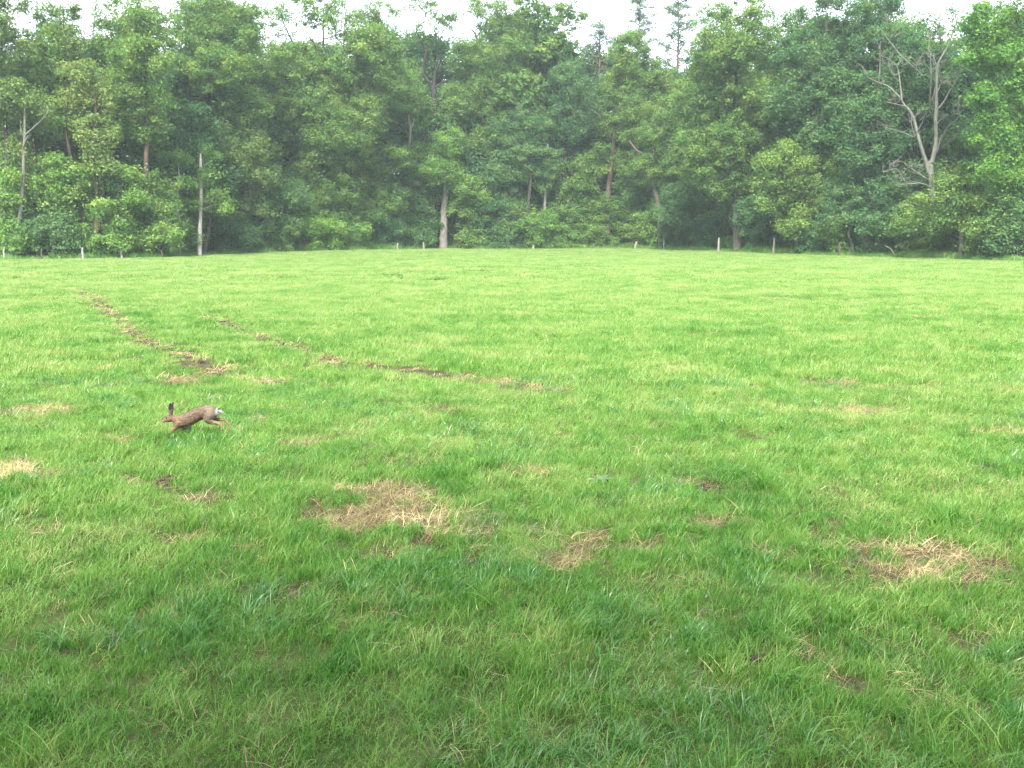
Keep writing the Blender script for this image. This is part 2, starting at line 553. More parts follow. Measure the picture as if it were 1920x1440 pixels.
fine = tuft_collection('fine_tuft', M_GRASS, 8, n=26, spread=0.06, h0=0.05, h1=0.13, w=0.0048, lean=1.3)
carpet = tuft_collection('turf_patch', M_GRASS, 8, n=1050, spread=0.25, h0=0.04, h1=0.15, w=0.0048, lean=1.8, square=True)
coarse = tuft_collection('coarse_tuft', M_COARSE, 6, n=22, spread=0.05, h0=0.12, h1=0.28, w=0.0060, lean=1.5, segs=5)
midt = tuft_collection('mid_tuft', M_GRASS, 8, n=70, spread=0.17, h0=0.05, h1=0.13, w=0.010, lean=1.1, segs=2)
midc = tuft_collection('mid_patch', M_GRASS, 6, n=1150, spread=0.36, h0=0.05, h1=0.16, w=0.010, lean=1.2, segs=2, square=True)
fart = tuft_collection('far_patch', M_GRASS, 5, n=3400, spread=1.02, h0=0.06, h1=0.15, w=0.024, lean=1.1, segs=2, square=True)
straw = tuft_collection('straw_wisp', M_STRAW, 6, n=16, spread=0.09, h0=0.06, h1=0.20, w=0.0042, lean=0.5, segs=3, flat=1.2)
straw_m = tuft_collection('straw_mat', M_STRAW, 6, n=40, spread=0.22, h0=0.08, h1=0.22, w=0.009, lean=0.5, segs=2, flat=1.2)
rough = tuft_collection('rough_tuft', M_GRASS, 6, n=60, spread=0.5, h0=0.20, h1=0.75, w=0.03, lean=1.1, segs=3)

# near: turf patches where the sward is closed, single tufts round the bare places
def bare_near(x, y, r=0.26):
    m = np.zeros_like(x)
    for dx, dy in ((0, 0), (r, 0), (-r, 0), (0, r), (0, -r), (.7 * r, .7 * r), (-.7 * r, .7 * r), (.7 * r, -.7 * r), (-.7 * r, -.7 * r)):
        q = bare(x + dx, y + dy)
        m = np.maximum(m, np.maximum(q[0], q[1]))
    return m


def thin_at(x, y):
    return sstep(0.60, 0.74, fbm(x * 1.3, y * 1.3, 61, 4))


x, y = sample_grid(3.0, 14.5, 0.47)
nb = bare_near(x, y, 0.30)
hx, hy = x[nb >= 0.05], y[nb >= 0.05]
x, y = x[nb < 0.05], y[nb < 0.05]
scatter('meadow_grass', np.stack([x, y, height(x, y)], 1), rng.uniform(0.92, 1.12, len(x)), rng.uniform(0.0, 0.30, len(x)) + sstep(6, 14.5, y) * .42, carpet, 8, rng,  # tint climbs with depth: paleness of haze and overexposure put into blade colour
        'short green meadow grass covering the foreground', 'grass', 0.03, True)
def fill_holes(hx, hy, step, dens):
    """single tufts over the squares that got no turf patch"""
    n = max(1, int(step * step * dens))
    return ((hx[:, None] + rng.uniform(-.54, .54, (len(hx), n)) * step).ravel(), (hy[:, None] + rng.uniform(-.54, .54, (len(hx), n)) * step).ravel())


x, y = fill_holes(hx, hy, 0.47, 250)
d, so = bare(x, y)
keep = rng.uniform(0, 1, len(x)) < (1 - 0.97 * sstep(.10, .55, np.maximum(d, so)))
x, y, d = x[keep], y[keep], d[keep]
hgt = 0.55 + 0.95 * fbm(x * 1.1, y * 1.1, 51, 3) * (1 - 0.75 * d)
scatter('meadow_grass', np.stack([x, y, height(x, y)], 1), hgt * rng.uniform(0.75, 1.3, len(x)), np.clip(tints(x, y) * .3 + 0.4 * d + sstep(6, 14.5, y) * .42, 0, 1), fine, 8, rng,  # same depth term: distant haze paleness painted into the tuft tint
        'green grass tufts fringing the bare and straw-covered spots', 'grass')
x, y = sample_fan(3.0, 15, 150)
d, so = bare(x, y)
cl = sstep(0.52, 0.66, fbm(x * 1.25, y * 1.25, 71, 3))
keep = rng.uniform(0, 1, len(x)) < (0.05 + 0.95 * cl) * (1 - 0.95 * np.maximum(d, so)) * (0.24 + 0.22 * (y < 6.5))
x, y = x[keep], y[keep]
scatter('coarse_grass', np.stack([x, y, height(x, y)], 1), rng.uniform(0.5, 1.0, len(x)) * (0.62 + 0.38 * cl[keep]), tints(x, y), coarse, 6, rng,
        'long blue-green grass clumps arching over the foreground turf', 'grass', 0.2)
# taller uneven tussocks
tall = tuft_collection('tall_tuft', M_GRASS, 6, n=60, spread=0.09, h0=0.10, h1=0.24, w=0.0055, lean=1.25, segs=4)
x, y = sample_fan(3.0, 26, 26)
nb = bare_near(x, y, 0.12)
cl = sstep(0.50, 0.66, fbm(x * 0.8 + 40, y * 0.8, 73, 3))
keep = (nb < .2) & (rng.uniform(0, 1, len(x)) < (0.04 + 0.8 * cl))
x, y = x[keep], y[keep]
scatter('tussock_grass', np.stack([x, y, height(x, y)], 1), rng.uniform(0.6, 1.25, len(x)), rng.uniform(0, .45, len(x)), tall, 6, rng,
        'taller deep green grass tussocks scattered over the meadow', 'grass', 0.2)
# straw, near
x, y = sample_fan(3.0, 15, 230)
d, so = bare(x, y)
keep = rng.uniform(0, 1, len(x)) < np.clip(sstep(.08, .6, d) * 0.97 + 0.12 * so + 0.06, 0, 1) * (1 - 0.55 * sstep(.3, .9, so))
x, y = x[keep], y[keep]
pile = fbm(x * 4, y * 4, 81, 2)
scatter('dry_straw', np.stack([x, y, height(x, y) + 0.035 * d[keep] * pile], 1), rng.uniform(0.6, 1.3, len(x)), np.clip(fbm(x * 3, y * 3, 83) + rng.normal(0, .15, len(x)), 0, 1),
        straw, 6, rng, 'tan dry straw lying in matted patches on the turf', 'straw', 0.25)
# middle distance
x, y = sample_grid(14.4, 42, 0.68, 2)
nb = bare_near(x, y, 0.42)
hx, hy = x[nb >= 0.05], y[nb >= 0.05]
x, y = x[nb < 0.05], y[nb < 0.05]
scatter('meadow_grass', np.stack([x, y, height(x, y)], 1), rng.uniform(0.92, 1.12, len(x)), rng.uniform(0.45, 0.75, len(x)) + sstep(15, 40, y) * .2, midc, 6, rng,  # higher tint than the near turf, painting in haze and overexposure
        'lighter green meadow grass in the middle of the field', 'grass', 0.03, True)
x, y = fill_holes(hx, hy, 0.68, 34)
d, so = bare(x, y)
keep = rng.uniform(0, 1, len(x)) < 1 - 0.97 * sstep(.10, .55, np.maximum(d, so))
x, y, d = x[keep], y[keep], d[keep]
scatter('meadow_grass', np.stack([x, y, height(x, y)], 1), 0.7 + 0.5 * fbm(x * 0.8, y * 0.8, 53, 3) - .4 * d, np.clip(tints(x, y) + 0.25 * d, 0, 1), midt, 8, rng,
        'grass tufts edging the wheel ruts and dry strips', 'grass')
x, y = sample_fan(14.0, 42, 26, 2)
d, so = bare(x, y)
keep = rng.uniform(0, 1, len(x)) < np.clip(sstep(.08, .6, d) * 0.95 + 0.01, 0, 1) * (1 - 0.5 * so)
x, y = x[keep], y[keep]
scatter('dry_straw', np.stack([x, y, height(x, y)], 1), rng.uniform(0.6, 1.2, len(x)), np.clip(fbm(x * 2, y * 2, 83) + rng.normal(0, .12, len(x)), 0, 1), straw_m, 6, rng,
        'tan dry straw strewn along the wheel ruts', 'straw', 0.2)
# far
x, y = sample_grid(41.8, 118, 1.95, 4)
scatter('meadow_grass', np.stack([x, y, height(x, y)], 1), rng.uniform(0.92, 1.12, len(x)), rng.uniform(0.65, 0.95, len(x)), fart, 5, rng,  # highest tint: far haze and overexposed light are painted into the blades
        'pale sunlit meadow grass in front of the wood', 'grass', 0.02, True)
# crumbs of bare earth
m_clod, nt, out = new_mat('earth_clod')
b = nt.nodes.new('ShaderNodeBsdfDiffuse')
nt.links.new(ramp(nt, [(0.3, (0.018, 0.015, 0.012)), (0.7, (0.066, 0.052, 0.040))], noise(nt, 30, 4)), b.inputs[0])
nt.links.new(b.outputs[0], out.inputs[0])
clods = bpy.data.collections.new('earth_clod')
for i in range(5):
    rc_ = np.random.default_rng(500 + i)
    P_ = np.array([[a_, b_, c_] for a_ in (-1, 0, 1) for b_ in (-1, 0, 1) for c_ in (-1, 0, 1) if (a_, b_, c_) != (0, 0, 0)], float)
    P_ = P_ / np.linalg.norm(P_, axis=1)[:, None] * rc_.uniform(.6, 1.1, (len(P_), 1)) * np.array([1, .8, .55]) * .03
    import bmesh
    bm_ = bmesh.new()
    for p_ in P_:
        bm_.verts.new(p_)
    bmesh.ops.convex_hull(bm_, input=bm_.verts)
    me_ = bpy.data.meshes.new('earth_clod')
    bm_.to_mesh(me_)
    bm_.free()
    me_.materials.append(m_clod)
    clods.objects.link(bpy.data.objects.new('earth_clod_%d' % i, me_))
x, y = sample_fan(3.0, 15, 120)
d, so = bare(x, y)
k_ = rng.uniform(0, 1, len(x)) < so * .8
x2, y2 = sample_fan(15, 40, 45)
d2, so2 = bare(x2, y2)
k2 = rng.uniform(0, 1, len(x2)) < so2 * .9
x, y = np.concatenate([x[k_], x2[k2]]), np.concatenate([y[k_], y2[k2]])
scatter('earth_clods', np.stack([x, y, height(x, y) - .012], 1), rng.uniform(.4, 1.3, len(x)) * np.where(y > 15, 1.7, 1), rng.uniform(0, 1, len(x)), clods, 5, rng,
        'dark crumbs of bare earth in the ruts and scraped spots', 'soil', .6)
# rough growth along the wood's edge
n = 4200
x = rng.uniform(-62, 62, n)
y = edge_y(x) + rng.normal(0.9, 0.7, n) + (fbm(x * .35, x * 0, 91, 3) - .5) * 3
scatter('rough_grass', np.stack([x, y, height(x, y)], 1), rng.uniform(0.4, 1.1, n) * (.5 + fbm(x * .6, x * 0, 93, 3)), rng.uniform(0, .4, n), rough, 6, rng,
        'uncut rough grass along the foot of the trees', 'grass')

# ------------------------------------------------------------------ wood: tubes, branches and leaves
def tube(path, sides=8, cap=True, wob=0.0, rng=None):
    """continuous tapered tube along (x, y, z, r) rows"""
    P = np.asarray(path, dtype=float)
    if len(P) > 2:                                           # rounder curve through the given points
        t = np.arange(len(P))
        tt = np.linspace(0, len(P) - 1, (len(P) - 1) * 3 + 1)
        Q = np.empty((len(tt), 4))
        tan = np.gradient(P, axis=0)
        for k, s_ in enumerate(tt):
            i = min(int(s_), len(P) - 2)
            f = s_ - i
            h00, h10, h01, h11 = 2 * f**3 - 3 * f**2 + 1, f**3 - 2 * f**2 + f, -2 * f**3 + 3 * f**2, f**3 - f**2
            Q[k] = h00 * P[i] + h10 * tan[i] + h01 * P[i + 1] + h11 * tan[i + 1]
        P = Q
    if wob and rng is not None:
        P[1:-1, :3] += rng.normal(0, 1, (len(P) - 2, 3)) * (P[1:-1, 3:4] * wob)
    T = np.gradient(P[:, :3], axis=0)
    T /= np.linalg.norm(T, axis=1)[:, None] + 1e-9
    ref = np.array([0.31, 0.95, 0.05])
    A = np.cross(T, ref)
    A /= np.linalg.norm(A, axis=1)[:, None] + 1e-9
    B = np.cross(T, A)
    ang = np.arange(sides) * 2 * np.pi / sides
    r = np.maximum(P[:, 3], 0.004)
    V = P[:, None, :3] + (A[:, None] * np.cos(ang)[None, :, None] + B[:, None] * np.sin(ang)[None, :, None]) * r[:, None, None]
    n = len(P)
    i = np.arange(n - 1)[:, None] * sides + np.arange(sides)[None]
    j = np.arange(n - 1)[:, None] * sides + (np.arange(sides)[None] + 1) % sides
    F = np.stack([i, j, j + sides, i + sides], -1).reshape(-1, 4)
    V = V.reshape(-1, 3)
    T3 = np.zeros((0, 3), int)
    if cap:
        V = np.concatenate([V, P[-1:, :3] + T[-1:] * r[-1]])
        k = np.arange(sides)
        T3 = np.stack([(n - 1) * sides + k, (n - 1) * sides + (k + 1) % sides, np.full(sides, len(V) - 1)], 1)
    return V, F, T3


def join(pieces):
    Vs, F4, F3, o = [], [], [], 0
    for V, f4, f3 in pieces:
        Vs.append(V)
        F4.append(f4 + o)
        F3.append(f3 + o)
        o += len(V)
    return np.concatenate(Vs), [np.concatenate(F4), np.concatenate(F3)]


def segs_mesh(a, b, ra, rb, sides=4):
    """many separate tapered branch pieces at once"""
    T = b - a
    T = T / (np.linalg.norm(T, axis=1)[:, None] + 1e-9)
    A = np.cross(T, np.array([0.31, 0.95, 0.05]))
    A /= np.linalg.norm(A, axis=1)[:, None] + 1e-9
    B = np.cross(T, A)
    ang = np.arange(sides) * 2 * np.pi / sides
    ring = A[:, None] * np.cos(ang)[None, :, None] + B[:, None] * np.sin(ang)[None, :, None]
    V = np.concatenate([a[:, None] + ring * ra[:, None, None], b[:, None] + ring * rb[:, None, None]], 1).reshape(-1, 3)
    o = np.arange(len(a))[:, None, None] * 2 * sides
    k = np.arange(sides)
    F = (o + np.stack([k, (k + 1) % sides, (k + 1) % sides + sides, k + sides], -1)[None]).reshape(-1, 4)
    return V, F, np.zeros((0, 3), int)


def grow(rng, stem, tips, bf=0.35, tip_r=0.018):
    """join every leaf clump to the stem by the cheapest branching; returns branch pieces"""
    nodes = [p[:3] for p in stem]
    tips = tips[:, :3]
    base_len = list(np.linspace(0, 1, len(stem)) * 3.0)
    parent = [-1] * len(stem)
    n = len(tips)
    best, bi = np.full(n, 1e9), np.zeros(n, int)

    def update(k):
        dvec = tips - nodes[k]
        dist = np.linalg.norm(dvec, axis=1)
        low = np.maximum(0, -dvec[:, 2]) * 0.8              # branches rather rise than fall
        cost = dist + low + bf * base_len[k]
        m = cost < best
        best[m], bi[m] = cost[m], k
    for k in range(len(nodes)):
        update(k)
    done = np.zeros(n, bool)
    for _ in range(n):
        i = int(np.argmin(np.where(done, 1e9, best)))
        done[i] = True
        p = bi[i]
        a, c = nodes[p], tips[i]
        L = np.linalg.norm(c - a)
        if L > 1.1:                                          # a kink half way
            mid = (a + c) / 2 + rng.normal(0, 0.10 * L, 3) + np.array([0, 0, 0.06 * L])
            nodes.append(mid)
            parent.append(p)
            base_len.append(base_len[p] + L / 2)
            p = len(nodes) - 1
            update(p)
        nodes.append(c)
        parent.append(p)
        base_len.append(base_len[p] + L / 2)
        update(len(nodes) - 1)
    nodes = np.array(nodes)
    r = np.full(len(nodes), 0.0)
    child = np.zeros(len(nodes), bool)
    for k in range(len(nodes) - 1, len(stem) - 1, -1):
        if r[k] == 0:
            r[k] = tip_r ** 2.2
        r[parent[k]] += r[k]
    r = np.maximum(r, 1e-6) ** (1 / 2.2)
    ks = np.arange(len(stem), len(nodes))
    par = np.array(parent)[ks]
    rp = np.where(par < len(stem), r[ks] * 1.15, np.minimum(r[par], r[ks] * 1.6))
    return segs_mesh(nodes[par], nodes[ks], rp, r[ks])


def leaves(rng, centres, rad, per, size, tint0=0.5, flat=0.70, aspect=0.80, spread=0.16):
    """leaf sprays gathered in clumps round the twig ends"""
    m = len(centres)
    dens = centres[:, 3] if centres.shape[1] > 3 else np.ones(m)
    centres = centres[:, :3]
    rad = np.broadcast_to(rad, m)
    d = rng.normal(0, 1, (m, per, 3))
    d /= np.linalg.norm(d, axis=2)[..., None]
    rr = rng.uniform(0, 1, (m, per, 1)) ** 0.45
    rr = np.where(rng.uniform(0, 1, rr.shape) < 0.22, rr * rng.uniform(1, 1.9, rr.shape), rr)     # some leaves stray out of the clump
    P = centres[:, None] + d * rr * rad[:, None, None] * np.array([1, 1, flat])
    N = d * 0.55 + np.array([0, 0, 0.55]) + rng.normal(0, 0.5, d.shape)
    N /= np.linalg.norm(N, axis=2)[..., None]
    U = np.cross(N, rng.normal(0, 1, d.shape))
    U /= np.linalg.norm(U, axis=2)[..., None] + 1e-9
    W = np.cross(N, U)
    s = size * rng.uniform(0.5, 1.5, (m, per, 1))
    U, W = U * s * 0.5, W * s * 0.5 * aspect
    V = np.stack([P - 0.75 * U + W, P - 0.75 * U - W, P + 1.15 * U], 2).reshape(-1, 3)
    t = np.clip(tint0 + rng.normal(0, spread, (m, 1)) + rng.normal(0, 0.12, (m, per)), 0, 1)
    kp = (rng.uniform(0, 1, (m, per)) < dens[:, None]).ravel()
    V = V.reshape(-1, 3, 3)[kp].reshape(-1, 3)
    return V, np.arange(len(V)).reshape(-1, 3), np.repeat(t.ravel()[kp], 3)


def clumps_in(rng, lobes3, rc, fill=0.42):
    """clump centres in a union of ellipsoids: (centre xyz, radii xyz, density)"""
    out = []
    for c, rad, dens in lobes3:
        vol = 4.19 * np.prod(rad)
        n = max(6, int(vol / rc ** 3 * fill * dens ** 0.45))
        d = rng.normal(0, 1, (n, 3))
        d /= np.linalg.norm(d, axis=1)[:, None]
        rr = rng.uniform(0.12, 1, (n, 1)) ** 0.42 * rng.uniform(0.78, 1.08, (n, 1))
        out.append(np.concatenate([np.asarray(c) + d * rr * np.asarray(rad), np.full((n, 1), dens ** 0.55)], 1))
    return np.concatenate(out)


class Spec:
    pass


TRI = [0]


def make_tree(name, base_u, dist, stem_px, lobes_px, leaf='oak', bark='oak', r0=0.30, seed=1, label='', category='tree', group=None,
              rc=0.72, per=165, size=0.16, tint0=0.5, extra=(), depth=1.0, fill=0.42, spread=0.24, twig=0.018):
    """a tree of its own: stem through picture points, leaf lobes given by their place, size and thickness in the photograph"""
    rng = np.random.default_rng(seed * 131 + 5)
    k = dist / FPX
    b = at(base_u, 470, dist)
    root = np.array([b[0], dist, float(height(np.array([b[0]]), np.array([dist]))[0])])
    e = link(name, None, loc=root)
    tag(e, label, category, group)
    lob3 = []
    for L in lobes_px:
        u, v, ru, rv = L[:4]
        v -= 33 * max(0.0, 1 - v / 240.0)                    # crowns reach nearly to the top of the picture
        dens = L[4] if len(L) > 4 else 1.0
        c = at(u, v, dist) + np.array([0, rng.uniform(-1, 1) * ru * k * 0.5, 0])
        lob3.append((c - root, (ru * k, min(ru, 1.3 * rv) * k * depth, rv * k), dens))
    top = max(l[0][2] + 0.3 * l[1][2] for l in lob3) if lob3 else 5
    if stem_px:
        S = [np.array([0, 0, -0.15, r0])]
        for q in stem_px:
            p = at(q[0], q[1], dist) - root
            S.append(np.array([p[0], rng.normal(0, 0.1), p[2], q[2] * k]))
        if S[1][2] < 0.4:
            S[1][2] = 0.4
    else:
        w = rng.normal(0, 0.25, (6, 2)).cumsum(0)
        S = [np.array([0, 0, -0.15, r0 * 1.25])] + [np.array([w[i, 0], w[i, 1], top * (i + 1) / 6.0, r0 * (1 - (i + 1) / 6.6)]) for i in range(6)]
    S = np.array(S)
    pieces = [tube(S, 10, True, 0.05, rng)]
    stemnodes = []
    for i in range(len(S) - 1):
        for f in (0, .33, .66):
            q = S[i] * (1 - f) + S[i + 1] * f
            if q[2] > 0.28 * top:
                stemnodes.append(q)
    stemnodes.append(S[-1])
    for ex in extra:                                          # further limbs seen in the photograph
        off = rng.normal(0, 0.6)
        pl = []
        for i, q in enumerate(ex):
            p = at(q[0], q[1], dist) - root
            pl.append(np.array([p[0], off * i / max(1, len(ex) - 1), p[2], q[2] * k]))
            stemnodes.append(pl[-1])
        pieces.append(tube(pl, 7, True, 0.05, rng))
    V, F = join(pieces)
    tr = link('trunk', mesh_np('trunk', V, F, None, BARK[bark], True), e)
    if lob3:
        tips = clumps_in(rng, lob3, rc, fill)
        bv, bf4, bf3 = grow(rng, stemnodes, tips, tip_r=twig)
        link('branches', mesh_np('branches', bv, [bf4], None, BARK[bark], True), e)['kind'] = 'stuff'
        lv, lf, lt = leaves(rng, tips, rc * rng.uniform(0.5, 1.5, len(tips)), per, size, tint0, spread=spread)
        c = link('crown', mesh_np('crown', lv, lf, {'tint': lt}, LEAF[leaf]), e)
        c['kind'] = 'stuff'
        TRI[0] += len(lf)
    return e


def px(k, pts):
    """points read from the k-th enlarged strip of the photograph"""
    ox = (0, 460, 940, 1420)[k]
    return [(ox + p[0] / 2.88, p[1] / 2.88, p[2] / 2.88) for p in pts]


